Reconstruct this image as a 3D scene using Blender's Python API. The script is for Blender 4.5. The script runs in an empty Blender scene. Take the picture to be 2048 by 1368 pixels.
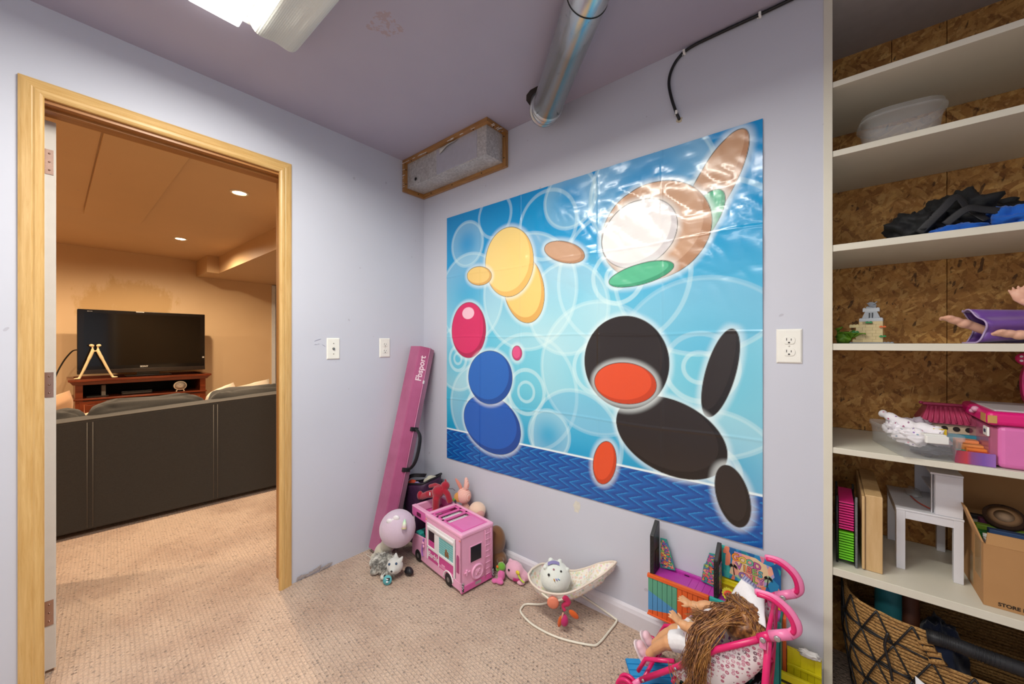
import bpy, bmesh, math, random
from mathutils import Vector as V, Matrix, Euler, noise
R = math.radians
rnd = random.Random(7)
sc = bpy.context.scene
COL = sc.collection

# ---------------------------------------------------------------- camera, world, lights, exposure
cam_d = bpy.data.cameras.new('camera'); cam = bpy.data.objects.new('camera', cam_d); COL.objects.link(cam)
cam.location = (2.059, -1.574, 1.2); cam.rotation_euler = (R(90), 0, R(39.6))
cam_d.sensor_width = 36; cam_d.lens = 762/2048*36; cam_d.shift_y = 3/2048; cam_d.clip_start = .02
sc.camera = cam
w = bpy.data.worlds.new('world'); sc.world = w; w.use_nodes = True
w.node_tree.nodes['Background'].inputs[0].default_value = (.8, .82, .9, 1)
w.node_tree.nodes['Background'].inputs[1].default_value = .1

def area(name, loc, rot, sx, sy, e, col, spread=180):
    l = bpy.data.lights.new(name, 'AREA'); l.shape = 'RECTANGLE'; l.size = sx; l.size_y = sy; l.energy = e; l.color = col
    l.spread = R(spread)
    o = bpy.data.objects.new(name, l); COL.objects.link(o); o.location = loc; o.rotation_euler = rot; return o
area('tube_light', (1.11, -1.222, 2.282), (0, 0, 0), 1.15, .12, 25, (1, .97, .88))
area('rear_fill_light', (1.75, -2.45, 2.25), (0, 0, 0), 1.15, .3, 19, (1, .97, .90))  # added fill behind the camera, no fixture modelled for it
def spot(name, loc, e, col=(1, .77, .52), size=R(172), r=.04):
    l = bpy.data.lights.new(name, 'SPOT'); l.energy = e; l.color = col; l.spot_size = size; l.spot_blend = .6; l.shadow_soft_size = r
    o = bpy.data.objects.new(name, l); COL.objects.link(o); o.location = loc; return o
for x in (-1.39, -3.4):
    for y in (-.665, -2.3):
        spot('pot_light', (x, y, 2.335), 128 if y > -1 else 95)
sc.view_settings.view_transform = 'Standard'; sc.view_settings.look = 'None'; sc.view_settings.gamma = 1
sc.view_settings.use_curve_mapping = False; sc.view_settings.exposure = .45

# ---------------------------------------------------------------- materials
def lin(h):
    h = h.lstrip('#'); c = [int(h[i:i+2], 16)/255 for i in (0, 2, 4)]
    return tuple((x/12.92 if x <= .04045 else ((x+.055)/1.055)**2.4) for x in c) + (1,)
class N:
    """small node helper"""
    def __init__(s, name):
        s.m = bpy.data.materials.new(name); s.m.use_nodes = True; s.t = s.m.node_tree; s.b = s.t.nodes['Principled BSDF']
        s._co = None
    def n(s, ty, **k):
        o = s.t.nodes.new(ty)
        for a, b in k.items(): setattr(o, a, b)
        return o
    def l(s, a, b): s.t.links.new(a, b)
    @property
    def co(s):
        if not s._co: s._co = s.n('ShaderNodeTexCoord').outputs['Object']
        return s._co
    def mp(s, scale=(1, 1, 1), rot=(0, 0, 0), loc=(0, 0, 0)):
        m = s.n('ShaderNodeMapping'); s.l(s.co, m.inputs[0]); m.inputs['Scale'].default_value = scale
        m.inputs['Rotation'].default_value = rot; m.inputs['Location'].default_value = loc; return m.outputs[0]
    def put(s, sock, v):
        if isinstance(v, (int, float)): sock.default_value = v
        elif isinstance(v, (tuple, list)): sock.default_value = v
        elif isinstance(v, str): sock.default_value = lin(v)
        else: s.l(v, sock)
    def math(s, op, a, b=0, clamp=False):
        m = s.n('ShaderNodeMath', operation=op, use_clamp=clamp); s.put(m.inputs[0], a); s.put(m.inputs[1], b); return m.outputs[0]
    def mix(s, f, a, b, bt='MIX'):
        m = s.n('ShaderNodeMix', data_type='RGBA', blend_type=bt); s.put(m.inputs[0], f); s.put(m.inputs[6], a); s.put(m.inputs[7], b); return m.outputs[2]
    def noise(s, scale, vec=None, detail=3, rough=.5, dist=0, col=False):
        t = s.n('ShaderNodeTexNoise'); s.l(vec or s.co, t.inputs['Vector']); t.inputs['Scale'].default_value = scale
        t.inputs['Detail'].default_value = detail; t.inputs['Roughness'].default_value = rough; t.inputs['Distortion'].default_value = dist
        return t.outputs['Color' if col else 'Fac']
    def vor(s, scale, vec=None, feat='F1', out='Distance', rand=1):
        t = s.n('ShaderNodeTexVoronoi', feature=feat); s.l(vec or s.co, t.inputs['Vector']); t.inputs['Scale'].default_value = scale
        t.inputs['Randomness'].default_value = rand; return t.outputs[out]
    def ramp(s, f, stops, const=False):
        r = s.n('ShaderNodeValToRGB'); s.put(r.inputs[0], f); cr = r.color_ramp
        if const: cr.interpolation = 'CONSTANT'
        while len(cr.elements) < len(stops): cr.elements.new(.5)
        for e, (p, c) in zip(cr.elements, stops): e.position = p; e.color = lin(c) if isinstance(c, str) else (c, c, c, 1)
        return r.outputs[0]
    def bump(s, h, strength=.3, dist=.002):
        b = s.n('ShaderNodeBump'); b.inputs['Strength'].default_value = strength; b.inputs['Distance'].default_value = dist
        s.l(h, b.inputs['Height']); s.l(b.outputs[0], s.b.inputs['Normal'])
    def sep(s, vec=None):
        x = s.n('ShaderNodeSeparateXYZ'); s.l(vec or s.co, x.inputs[0]); return x.outputs
    def set(s, **k):
        nm = dict(col='Base Color', rough='Roughness', metal='Metallic', trans='Transmission Weight', alpha='Alpha', coat='Coat Weight',
                  emc='Emission Color', ems='Emission Strength', sheen='Sheen Weight', ior='IOR', sub='Subsurface Weight', crough='Coat Roughness', spec='Specular IOR Level')
        for a, b in k.items(): s.put(s.b.inputs[nm[a]], b)
        return s.m
_mats = {}
def M(c, rough=.5, var=.06, ns=30, bump=0, bs=200, **k):
    """plain material with slight procedural variation"""
    key = (c, rough, var, ns, bump, bs, tuple(sorted(k.items())))
    if key in _mats: return _mats[key]
    n = N('surface ' + c); base = lin(c)
    nz = n.noise(ns)
    dark = tuple(x*(1-var*2.2) for x in base[:3]) + (1,); lite = tuple(min(1, x*(1+var)) for x in base[:3]) + (1,)
    n.set(col=n.mix(nz, dark, lite), rough=rough, **k)
    if bump: n.bump(n.noise(bs), bump, .001)
    _mats[key] = n.m; return n.m
def fabric(c, c2=None, rough=.9, s=600, bump=.4, sheen=.2):
    key = ('fab', c, c2, s, bump)
    if key in _mats: return _mats[key]
    n = N('fabric ' + c); a = n.noise(s, detail=2); b = n.noise(12)
    base = lin(c); c2 = lin(c2) if c2 else tuple(x*.75 for x in base[:3]) + (1,)
    n.set(col=n.mix(n.math('MULTIPLY', n.math('ADD', a, b), .5), c2, base), rough=rough, sheen=sheen); n.bump(a, bump, .001)
    _mats[key] = n.m; return n.m
def plush(c, c2=None): return fabric(c, c2, s=350, bump=.8, sheen=.5)
def wallpaint(name, c, seed=0):
    n = N(name); nz = n.noise(3.0, detail=4); base = lin(c)
    col = n.mix(nz, tuple(x*.95 for x in base[:3])+(1,), tuple(min(1, x*1.03) for x in base[:3])+(1,))
    sp = n.noise(26, detail=1, rough=.3); spot_ = n.math('GREATER_THAN', sp, .80)
    col = n.mix(n.math('MULTIPLY', spot_, .3), col, '#8c8494')
    n.set(col=col, rough=.55); n.bump(n.noise(90, detail=4), .06, .002); return n.m
def wood(name, a, b, scale=(1, 1, 1), rough=.4, ring=9):
    n = N(name); v = n.mp(scale); w_ = n.noise(ring, v, detail=6, rough=.65, dist=.6); f = n.noise(ring*9, v, detail=3)
    col = n.mix(n.ramp(w_, [(.3, 0.0), (.7, 1.0)]), a, b); col = n.mix(n.math('MULTIPLY', f, .25), col, b)
    n.set(col=col, rough=rough); n.bump(w_, .08, .001); return n.m

MW = wallpaint('lilac wall paint', '#c9ccd8'); MC = wallpaint('lilac ceiling paint', '#b3a9b8')
MT = wallpaint('tan wall paint', '#c8a77e'); MTC = wallpaint('tan ceiling paint', '#cfae84'); MWH = M('#e6e4e0', .5, .03)
MCREAM = M('#dad6c6', .45, .04, 8)
MPINE_V = wood('varnished pine upright', '#dfba7c', '#c59a58', (14, 14, .8)); MPINE_H = wood('varnished pine lintel', '#dfba7c', '#c59a58', (14, .8, 14))
MGALV = N('galvanized steel'); _g = MGALV
_g.set(col=_g.ramp(_g.vor(90, out='Color'), [(.2, '#8b8f92'), (.8, '#b4b7b8')]), rough=.34, metal=.85); _g.bump(_g.noise(40), .08, .002); MGALV = _g.m

# ---------------------------------------------------------------- geometry
class G:
    def __init__(s): s.v = []; s.f = []; s.sm = []; s.mi = []; s.T = Matrix()
    def add(s, vs, fs, sm=False, mi=0):
        o = len(s.v); s.v += [s.T @ V(p) for p in vs]; s.f += [tuple(i+o for i in f) for f in fs]; s.sm += [sm]*len(fs); s.mi += [mi]*len(fs); return s
    def box(s, lo, hi, bev=0, M4=None, seg=2, mi=0):
        lo = V(lo); hi = V(hi); c = (lo+hi)/2; d = hi-lo
        bm = bmesh.new(); bmesh.ops.create_cube(bm, size=1)
        for v in bm.verts: v.co = V((v.co.x*d.x, v.co.y*d.y, v.co.z*d.z)) + c
        if bev: bmesh.ops.bevel(bm, geom=list(bm.edges), offset=min(bev, min(abs(x) for x in d)*.49), segments=seg, affect='EDGES', profile=.5)
        vs = [(M4 @ v.co if M4 else v.co) for v in bm.verts]; bm.verts.index_update(); fs = [[v.index for v in f.verts] for f in bm.faces]; bm.free()
        return s.add(vs, fs, False, mi)
    def tube(s, pts, r, n=10, closed=False, cap=True, flat=1.0, mi=0, up=None):
        pts = [V(p) for p in pts]; k = len(pts); rs = r if isinstance(r, (list, tuple)) else [r]*k
        vs = []; fs = []; prev = None
        for i, p in enumerate(pts):
            a = pts[(i-1) % k] if (closed or i > 0) else p; b = pts[(i+1) % k] if (closed or i < k-1) else p
            t = (b-a).normalized()
            if prev is None:
                u = V(up) if up else (V((0, 0, 1)) if abs(t.z) < .9 else V((1, 0, 0)))
            else: u = prev
            u = (u - t*u.dot(t))
            if u.length < 1e-6: u = t.orthogonal()
            u.normalize(); prev = u; w2 = t.cross(u)
            for j in range(n):
                an = 2*math.pi*j/n; vs.append(p + (u*math.cos(an)*flat + w2*math.sin(an))*rs[i])
        for i in range(k if closed else k-1):
            for j in range(n):
                a = i*n+j; b = i*n+(j+1) % n; c = ((i+1) % k)*n+(j+1) % n; d = ((i+1) % k)*n+j; fs.append((a, b, c, d))
        if cap and not closed: fs.append(tuple(range(n))[::-1]); fs.append(tuple(range((k-1)*n, k*n)))
        return s.add(vs, fs, True, mi)
    def lathe(s, prof, c=(0, 0, 0), n=24, M4=None, mi=0, sm=True):
        vs = []; fs = []; k = len(prof)
        for (r, z) in prof:
            for j in range(n):
                a = 2*math.pi*j/n; p = V((r*math.cos(a), r*math.sin(a), z)); vs.append((M4 @ p if M4 else p) + V(c))
        for i in range(k-1):
            for j in range(n): fs.append((i*n+j, i*n+(j+1) % n, (i+1)*n+(j+1) % n, (i+1)*n+j))
        fs.append(tuple(range(n))[::-1]); fs.append(tuple(range((k-1)*n, k*n)))
        return s.add(vs, fs, sm, mi)
    def ell(s, c, r, rot=None, n=28, m=18, mi=0):
        r = (r, r, r) if isinstance(r, (int, float)) else r; Q = Euler(rot).to_matrix() if rot else Matrix.Identity(3)
        vs = [V(c) + Q @ V((0, 0, r[2]))]; fs = []
        for i in range(1, m):
            th = math.pi*i/m
            for j in range(n):
                a = 2*math.pi*j/n; vs.append(V(c) + Q @ V((r[0]*math.sin(th)*math.cos(a), r[1]*math.sin(th)*math.sin(a), r[2]*math.cos(th))))
        vs.append(V(c) + Q @ V((0, 0, -r[2]))); L = len(vs)-1
        for j in range(n): fs.append((0, 1+j, 1+(j+1) % n)); fs.append((L, 1+(m-2)*n+(j+1) % n, 1+(m-2)*n+j))
        for i in range(m-2):
            for j in range(n): fs.append((1+i*n+j, 1+(i+1)*n+j, 1+(i+1)*n+(j+1) % n, 1+i*n+(j+1) % n))
        return s.add(vs, fs, True, mi)
    def prism(s, poly, d, M4=None, mi=0, sm=False):
        """polygon (x,y) extruded 0..d in z, then M4"""
        k = len(poly); vs = [V((p[0], p[1], 0)) for p in poly] + [V((p[0], p[1], d)) for p in poly]
        if M4: vs = [M4 @ v for v in vs]
        fs = [tuple(range(k))[::-1], tuple(range(k, 2*k))] + [(i, (i+1) % k, k+(i+1) % k, k+i) for i in range(k)]
        return s.add(vs, fs, sm, mi)
    def sheet(s, fn, nu, nv, cu=False, sm=True, mi=0):
        vs = [fn(i/nu if not cu else i/nu, j/nv) for i in range(nu+(0 if cu else 1)) for j in range(nv+1)]; fs = []; W = nv+1; K = nu if cu else nu
        for i in range(K):
            i2 = (i+1) % nu if cu else i+1
            for j in range(nv): fs.append((i*W+j, i2*W+j, i2*W+j+1, i*W+j+1))
        return s.add(vs, fs, sm, mi)
    def text(s, body, size, M4, depth=.0008, bold=0, shear=0, mi=0, align='CENTER', sp=1):
        c = bpy.data.curves.new('lettering', 'FONT'); c.body = body; c.size = size; c.extrude = depth; c.offset = bold; c.shear = shear
        c.align_x = align; c.align_y = 'CENTER'; c.resolution_u = 4; c.space_character = sp
        o = bpy.data.objects.new('lettering', c); COL.objects.link(o); dg = bpy.context.evaluated_depsgraph_get()
        me = bpy.data.meshes.new_from_object(o.evaluated_get(dg)); s.add([M4 @ v.co for v in me.vertices], [tuple(p.vertices) for p in me.polygons], False, mi)
        bpy.data.objects.remove(o); bpy.data.curves.remove(c); bpy.data.meshes.remove(me); return s
def axes(o, x, y):
    """matrix placing local x,y (z = x cross y) at o"""
    x = V(x).normalized(); y = V(y); y = (y - x*y.dot(x)).normalized(); z = x.cross(y)
    m = Matrix((x, y, z)).transposed().to_4x4(); m.translation = V(o); return m
def TR(loc, rot=(0, 0, 0), s=1): return Matrix.Translation(V(loc)) @ Euler(rot).to_matrix().to_4x4() @ Matrix.Scale(s, 4)
def voxel(g, size, smooth=2):
    me = bpy.data.meshes.new('tmp'); me.from_pydata([tuple(v) for v in g.v], [], g.f)
    o = bpy.data.objects.new('tmp', me); COL.objects.link(o)
    md = o.modifiers.new('r', 'REMESH'); md.mode = 'VOXEL'; md.voxel_size = size
    md = o.modifiers.new('s', 'SMOOTH'); md.iterations = smooth; md.factor = .5
    dg = bpy.context.evaluated_depsgraph_get(); m2 = bpy.data.meshes.new_from_object(o.evaluated_get(dg))
    r = G(); r.add([v.co.copy() for v in m2.vertices], [tuple(p.vertices) for p in m2.polygons], True)
    bpy.data.objects.remove(o); bpy.data.meshes.remove(me); bpy.data.meshes.remove(m2); return r
def mesh_of(name, g, mats, inv=None):
    me = bpy.data.meshes.new(name); me.from_pydata([tuple((inv @ v) if inv else v) for v in g.v], [], g.f)
    me.polygons.foreach_set('use_smooth', g.sm); me.polygons.foreach_set('material_index', g.mi)
    for m in (mats if isinstance(mats, (list, tuple)) else [mats]): me.materials.append(m)
    bm = bmesh.new(); bm.from_mesh(me); bmesh.ops.recalc_face_normals(bm, faces=bm.faces); bm.to_mesh(me); bm.free()
    me.update(); return me
def mods(o, solid=0, sub=0, bev=0, auto=False):
    if solid: m = o.modifiers.new('solid', 'SOLIDIFY'); m.thickness = solid; m.offset = 0
    if bev: m = o.modifiers.new('bevel', 'BEVEL'); m.width = bev; m.segments = 2; m.limit_method = 'ANGLE'
    if sub: m = o.modifiers.new('sub', 'SUBSURF'); m.levels = sub; m.render_levels = sub
def tag(o, label=None, cat=None, group=None, kind=None):
    for k, v in (('label', label), ('category', cat), ('group', group), ('kind', kind)):
        if v: o[k] = v
    return o
class T:
    """a thing: an Empty at its base; parts given in world coordinates, or local ones with local=True"""
    def __init__(s, name, label, cat, loc=(0, 0, 0), rot=(0, 0, 0), group=None, kind=None):
        s.o = bpy.data.objects.new(name, None); s.o.empty_display_size = .05; COL.objects.link(s.o); s.o.location = loc; s.o.rotation_euler = rot
        s.mat = Matrix.Translation(V(loc)) @ Euler(rot).to_matrix().to_4x4(); s.inv = s.mat.inverted()
        tag(s.o, label, cat, group, kind)
    def part(s, name, g, m, label=None, parent=None, local=False, kind=None, **k):
        o = bpy.data.objects.new(name, mesh_of(name, g, m, None if local else s.inv)); COL.objects.link(o); o.parent = parent or s.o
        tag(o, label, kind=kind); mods(o, **k); return o
def single(name, g, m, label=None, cat=None, group=None, kind=None, org=None, **k):
    if org is None:
        xs = [v.x for v in g.v]; ys = [v.y for v in g.v]; org = V(((min(xs)+max(xs))/2, (min(ys)+max(ys))/2, min(v.z for v in g.v)))
    org = V(org); o = bpy.data.objects.new(name, mesh_of(name, g, m, Matrix.Translation(-org))); COL.objects.link(o); o.location = org
    tag(o, label, cat, group, kind); mods(o, **k); return o
def struct(name, g, m, parent=None, **k):
    if parent:
        o = bpy.data.objects.new(name, mesh_of(name, g, m, parent.matrix_basis.inverted())); COL.objects.link(o); o.parent = parent; mods(o, **k); return o
    return single(name, g, m, kind='structure', org=(0, 0, 0), **k)
def B(lo, hi, bev=0): return G().box(lo, hi, bev)
def ipol(pts, n):
    """Catmull-Rom through pts"""
    pts = [V(p) for p in pts]; out = []
    for i in range(len(pts)-1):
        p0 = pts[max(i-1, 0)]; p1 = pts[i]; p2 = pts[i+1]; p3 = pts[min(i+2, len(pts)-1)]
        for k in range(n):
            t = k/n; out.append(.5*((2*p1)+(-p0+p2)*t+(2*p0-5*p1+4*p2-p3)*t*t+(-p0+3*p1-3*p2+p3)*t**3))
    return out+[pts[-1]]

# ================================================================ SETTING
CH = 2.35
n = N('beige berber carpet')
pv = n.mp((1, 1, 1), (0, 0, R(4)))
row = n.n('ShaderNodeTexBrick'); n.l(pv, row.inputs[0]); row.inputs['Scale'].default_value = 1; row.inputs['Brick Width'].default_value = .019; row.inputs['Row Height'].default_value = .0135
row.inputs['Mortar Size'].default_value = .003; row.inputs['Mortar Smooth'].default_value = 1; row.inputs['Bias'].default_value = 0
row.inputs[1].default_value = (1, 1, 1, 1); row.inputs[2].default_value = (1, 1, 1, 1); row.inputs[3].default_value = (0, 0, 0, 1)
loop = n.vor(115, pv, rand=.8); pit = n.ramp(n.vor(56, pv, rand=.6), [(.04, 0.0), (.30, 1.0)])
stain = n.ramp(n.noise(2.3, detail=5, rough=.6), [(.36, '#aa8b76'), (.56, '#c4a994')])
stain2 = n.math('GREATER_THAN', n.noise(5, detail=3, rough=.6), .70)
col = n.mix(n.math('MULTIPLY', stain2, .25), stain, '#9c8068')
col = n.mix(n.math('MULTIPLY', n.math('SUBTRACT', 1, pit), .85), col, '#7d6048')
col = n.mix(n.math('MULTIPLY', row.outputs['Fac'], .10), col, '#8a6c50')
col = n.mix(n.math('MULTIPLY', n.noise(300), .3), col, '#dcc8b8')
n.set(col=col, rough=.95, sheen=.2)
n.bump(n.math('ADD', n.math('MULTIPLY', pit, 1.0), n.math('ADD', n.math('MULTIPLY', loop, .8), n.math('MULTIPLY', n.math('SUBTRACT', 1, row.outputs['Fac']), .4))), 1.0, .006)
struct('floor', B((-7, -4.2, -.1), (3.2, 3, 0)), n.m)
n = N('lilac ceiling with patch'); nz = n.noise(3)
cc = n.mix(nz, '#a7a2b4', '#b5b0c0')
sp = n.sep(); dx = n.math('SUBTRACT', sp[0], .826); dy = n.math('SUBTRACT', sp[1], -.81)
dd = n.math('ADD', n.math('SQRT', n.math('ADD', n.math('MULTIPLY', dx, dx), n.math('MULTIPLY', dy, dy))), n.math('MULTIPLY', n.noise(25, detail=5), .09))
ch_ = n.math('MULTIPLY', n.math('LESS_THAN', dd, .10), n.math('GREATER_THAN', n.noise(70, detail=5), .49))
n.set(col=n.mix(n.math('MULTIPLY', ch_, .4), cc, '#a8816a'), rough=.6); n.bump(n.noise(60, detail=4), .06, .002)
struct('ceiling', B((-.1, -3.3, CH), (3.2, .0, CH+.1)).box((-.1, 0, CH), (2.05, .1, CH+.1)), n.m)
# wall_left (door wall): opening y -1.60..-.87, z 0..2.03
g = G().box((-.1, -3.3, 0), (0, -1.615, CH)).box((-.1, -.822, 0), (0, .1, CH)).box((-.1, -1.615, 2.04), (0, -.822, CH))
# peeling strip at the foot
struct('wall_left', g, MW)
struct('wall_back', B((0, 0, 0), (2.05, .1, CH)), MW)
struct('wall_right', B((3.0, -3.3, 0), (3.1, .5, CH)), MW)
struct('wall_front', B((0, -3.3, 0), (3.0, -3.2, CH)), MW)
# baseboard
MBB = M('#d9d6dd', .4, .03)
def bb_prof(m, L, g): g.prism([(0, 0), (.014, 0), (.014, .062), (.011, .07), (.009, .076), (.004, .083), (.0, .085)], L, m)
g = G(); bb_prof(axes((2.05, -.0005, 0), (0, -1, 0), (0, 0, 1)) , 1.62, g)
struct('baseboard_back', g, MBB)
# peeled paint by the door foot
g = G()
for i in range(9):
    y = -.79+i*.019; z = .002+rnd.random()*.010
    g.prism([(0, 0), (.018+rnd.random()*.02, .004), (.03, .012+rnd.random()*.012), (.006, .016)], .0015, axes((.002+rnd.random()*.003, y, z), (0.15, 1, .1), (0, 0, 1)))
struct('trim_1', g, M('#b3a9a8', .8, .3, 120))
g = G(); rp = random.Random(5); g.prism([(.020*math.cos(k*.42)*(.6+.6*rp.random()), .034*math.sin(k*.42)*(.6+.6*rp.random())) for k in range(15)], .0006, axes((1.151, -.0001, .429), (1, 0, 0), (0, 0, 1)))
struct('trim_6', g, M('#dcd9cf', .6, .1, 60))
# ---- door 1: casing, jamb, white leaf swung open
def casing_prof(): return [(0, 0), (.056, 0), (.056, .008), (.050, .0115), (.032, .0145), (.020, .0175), (.010, .0180), (.004, .0155), (0, .012)]
door = T('door_1', None, None, (0, -1.24, 0)); door.o['kind'] = 'structure'
def casing(g, corners, inner_dir, sgn=1, x0=0):
    """mitred moulding quad between outer corners; profile runs from inner edge outwards"""
    pass
def mitre_bar(p_in0, p_out0, p_in1, p_out1, up):
    """bar with moulded section whose ends are the segments p_in->p_out"""
    prof = [(0, 0), (0, .012), (.07, .0155), (.18, .018), (.36, .0175), (.45, .0145), (.50, .0155), (.86, .0115), (1, .008), (1, 0)]
    vs = []
    for a, b in ((V(p_in0), V(p_out0)), (V(p_in1), V(p_out1))):
        for (t, h) in prof: vs.append(a.lerp(b, t) + V(up)*h)
    k = len(prof); fs = [tuple(range(k))[::-1], tuple(range(k, 2*k))] + [(i, (i+1) % k, k+(i+1) % k, k+i) for i in range(k)]
    return G().add(vs, fs)
yi0, yo0, yi1, yo1, zi, zo = -1.589, -1.645, -.869, -.813, 2.034, 2.09
for (x, u) in ((.0005, (1, 0, 0)), (-.1205, (-1, 0, 0))):
    m1, m2 = (MPINE_V, MPINE_H) if x > 0 else (MWH, MWH)
    door.part('casing', mitre_bar((x, yi0, 0), (x, yo0, 0), (x, yi0, zi), (x, yo0, zo), u), m1)
    a1, b1 = (yi1, yo1) if x > 0 else (-.834, -.778)
    door.part('casing', mitre_bar((x, a1, 0), (x, b1, 0), (x, a1, zi), (x, b1, zo), u), m1)
    door.part('casing', mitre_bar((x, yi0, zi), (x, yo0, zo), (x, a1, zi), (x, b1, zo), u), m2)
# jambs (pine, darker) and stops
MJ = wood('jamb pine', '#c08a4a', '#a2672c', (14, 14, .8)); MJH = wood('jamb pine head', '#b98246', '#99602a', (14, .8, 14))
door.part('jamb', G().box((-.12, -1.615, 0), (0, -1.597, 2.04)).box((-.065, -1.597, 0), (-.035, -1.590, 2.03)), MJ)
door.part('jamb', G().box((-.12, -.838, 0), (0, -.8225, 2.04)), MJ)
door.part('door_head', G().box((-.12, -1.597, 2.022), (0, -.838, 2.04)).box((-.065, -1.590, 2.012), (-.035, -.838, 2.022)), MJH)
leaf = door.part('door_leaf', B((-.90, -1.598, .012), (-.122, -1.563, 2.01), .002), M('#dedbd3', .45, .03))
MHG = M('#b5988a', .25, .1, metal=.9)
for z in (1.86, .22, 1.05):
    h = G().prism([(-.014, -.045), (.014, -.045), (.014, .045), (-.014, .045)], .002, axes((-.1215, -1.583, z), (0, 1, 0), (0, 0, 1)))
    h.tube([(-.118, -1.600, z-.047), (-.118, -1.600, z+.047)], .0055, 10)
    for k in (-.03, 0, .03): h.lathe([(.003, 0), (.003, .001)], n=8, M4=axes((-.1195, -1.579, z+k), (0, 1, 0), (0, 0, 1)))
    door.part('hinge', h, MHG, parent=leaf)

# ---- room beyond
struct('wall_back_beyond', G().box((-4.82, -4.2, 0), (-4.72, .647, CH)), MT)
n = N('tan wall with primer patch')
struct('wall_left_beyond', B((-4.82, -4.3, 0), (-.1, -4.2, CH)), MT)
struct('wall_front_beyond', G().box((-.104, -4.2, 0), (-.1, -1.655, CH)).box((-.104, -.80, 0), (-.1, 1.6, CH)).box((-.104, -1.655, 2.10), (-.1, -.80, CH)), MT)
struct('wall_right_beyond', G().box((-6.5, 1.6, 0), (-.1, 1.7, CH)).box((-6.5, -.5, 0), (-6.4, 1.6, CH)).box((-6.4, -.5, 0), (-4.82, -.45, CH)), M('#d9dadf', .5))
# tan ceiling with slightly lower boards
struct('ceiling_beyond', G().box((-6.5, -4.2, CH), (-.1, 1.7, CH+.1)), MTC)
MTP = wallpaint('tan ceiling board', '#d0ae82')
struct('trim_2', B((-2.95, -1.395, CH-.018), (-.15, -1.035, CH), .004), MTP)
struct('trim_3', B((-2.80, -2.2, CH-.006), (-.15, -1.40, CH), .003), MTP)
# bulkhead
g = G().box((-4.72, -.16, 2.13), (-.104, 1.6, CH)).box((-4.72, -.285, 2.13), (-4.15, -.16, CH))
struct('trim_4', g, MT)
g = G().box((-4.722, .647, 0), (-4.705, .70, 2.12), .002).box((-4.83, .647, 0), (-4.722, .66, 2.12))
struct('trim_5', g, M('#d2d6da', .5))
# primer patches on the tan wall
n = N('yellowish paint patch'); nzz = n.noise(4.5, n.mp((1, 1, .45)), detail=8, rough=.7)
s3 = n.sep(); yy = n.math('DIVIDE', n.math('SUBTRACT', s3[1], -.97), .52); zz = n.math('DIVIDE', n.math('SUBTRACT', s3[2], 1.73), .30)
rr = n.math('ADD', n.math('ADD', n.math('MULTIPLY', yy, yy), n.math('MULTIPLY', zz, zz)), n.math('MULTIPLY', n.math('SUBTRACT', nzz, .5), 3.4))
n.set(col=n.mix(n.math('MULTIPLY', n.ramp(rr, [(.55, 1.0), (.9, 0.0)]), .8), n.mix(n.noise(3), '#cdae86', '#d6b890'), '#bf9a62'), rough=.6)
bpy.data.objects['wall_back_beyond'].data.materials[0] = n.m
# recessed lights
for i, (x, y) in enumerate(((-1.39, -.661), (-3.398, -.673))):
    t = T('recessed_light', ['round recessed ceiling light nearest the doorway', 'round recessed ceiling light nearer the television wall'][i], 'ceiling light', (x, y, CH-.006), group='recessed ceiling lights beyond the doorway')
    t.part('trim_ring', G().lathe([(.062, .006), (.060, .0), (.046, -.002), (.044, .004)], n=28), M('#eadfcf', .4), local=True)
    n = N('lit bulb'); n.set(col=(1, .9, .7, 1), emc=(1, .80, .50, 1), ems=14)
    t.part('bulb', G().lathe([(.044, .003), (.030, -.003), (.001, -.005)], n=24), n.m, local=True)

# ================================================================ SHELF UNIT in the alcove
n = N('oriented strand board')
def rotscale(sc, ang, loc=(0, 0, 0)):
    a = n.mp((1, 1, 1), (0, R(ang), 0), loc); m2 = n.n('ShaderNodeMapping'); n.l(a, m2.inputs[0]); m2.inputs['Scale'].default_value = sc; return m2.outputs[0]
v1 = rotscale((14, 8, 50), 32); v2 = rotscale((13, 8, 46), -52, (3, 0, 1)); v3 = rotscale((15, 8, 55), 78, (1, 2, 0))
nd = n.noise(12, detail=3, col=True)
def warp(v):
    a = n.n('ShaderNodeVectorMath', operation='MULTIPLY_ADD'); n.l(nd, a.inputs[0]); a.inputs[1].default_value = (1.4, 1.4, 1.4); n.l(v, a.inputs[2]); return a.outputs[0]
c1 = n.ramp(n.sep(n.vor(1.7, warp(v1), out='Color'))[0], [(0, '#9c672e'), (.4, '#c48d48'), (.75, '#dba457'), (1, '#e8b86c')])
c2 = n.ramp(n.sep(n.vor(1.5, warp(v2), out='Color'))[1], [(0, '#8a5826'), (.5, '#bc8340'), (1, '#dca860')])
c3 = n.ramp(n.sep(n.vor(1.6, warp(v3), out='Color'))[2], [(0, '#93602b'), (.5, '#c48e48'), (1, '#e0b068')])
col = n.mix(n.ramp(n.noise(26, detail=6, rough=.7), [(.45, 0.0), (.55, 1.0)]), c1, c2); col = n.mix(n.ramp(n.noise(28, n.mp(loc=(5, 1, 2)), detail=6, rough=.7), [(.5, 0.0), (.58, 1.0)]), col, c3)
dk = n.ramp(n.sep(n.vor(2.6, warp(v3), out='Color'))[0], [(.90, 0.0), (.93, 1.0)])
fl = n.math('MULTIPLY', dk, n.ramp(n.noise(30, detail=3), [(.5, 0.0), (.6, 1.0)]))
col = n.mix(n.math('MULTIPLY', fl, .8), col, '#2a1808')
col = n.mix(n.math('MULTIPLY', n.noise(220, n.mp((1, 1, 6), (0, R(30), 0))), .3), col, '#7d5327')
n.set(col=col, rough=.7); n.bump(n.noise(60, detail=4), .3, .002); MOSB = n.m
X0, X1, YB = 2.072, 2.96, .385
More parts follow.
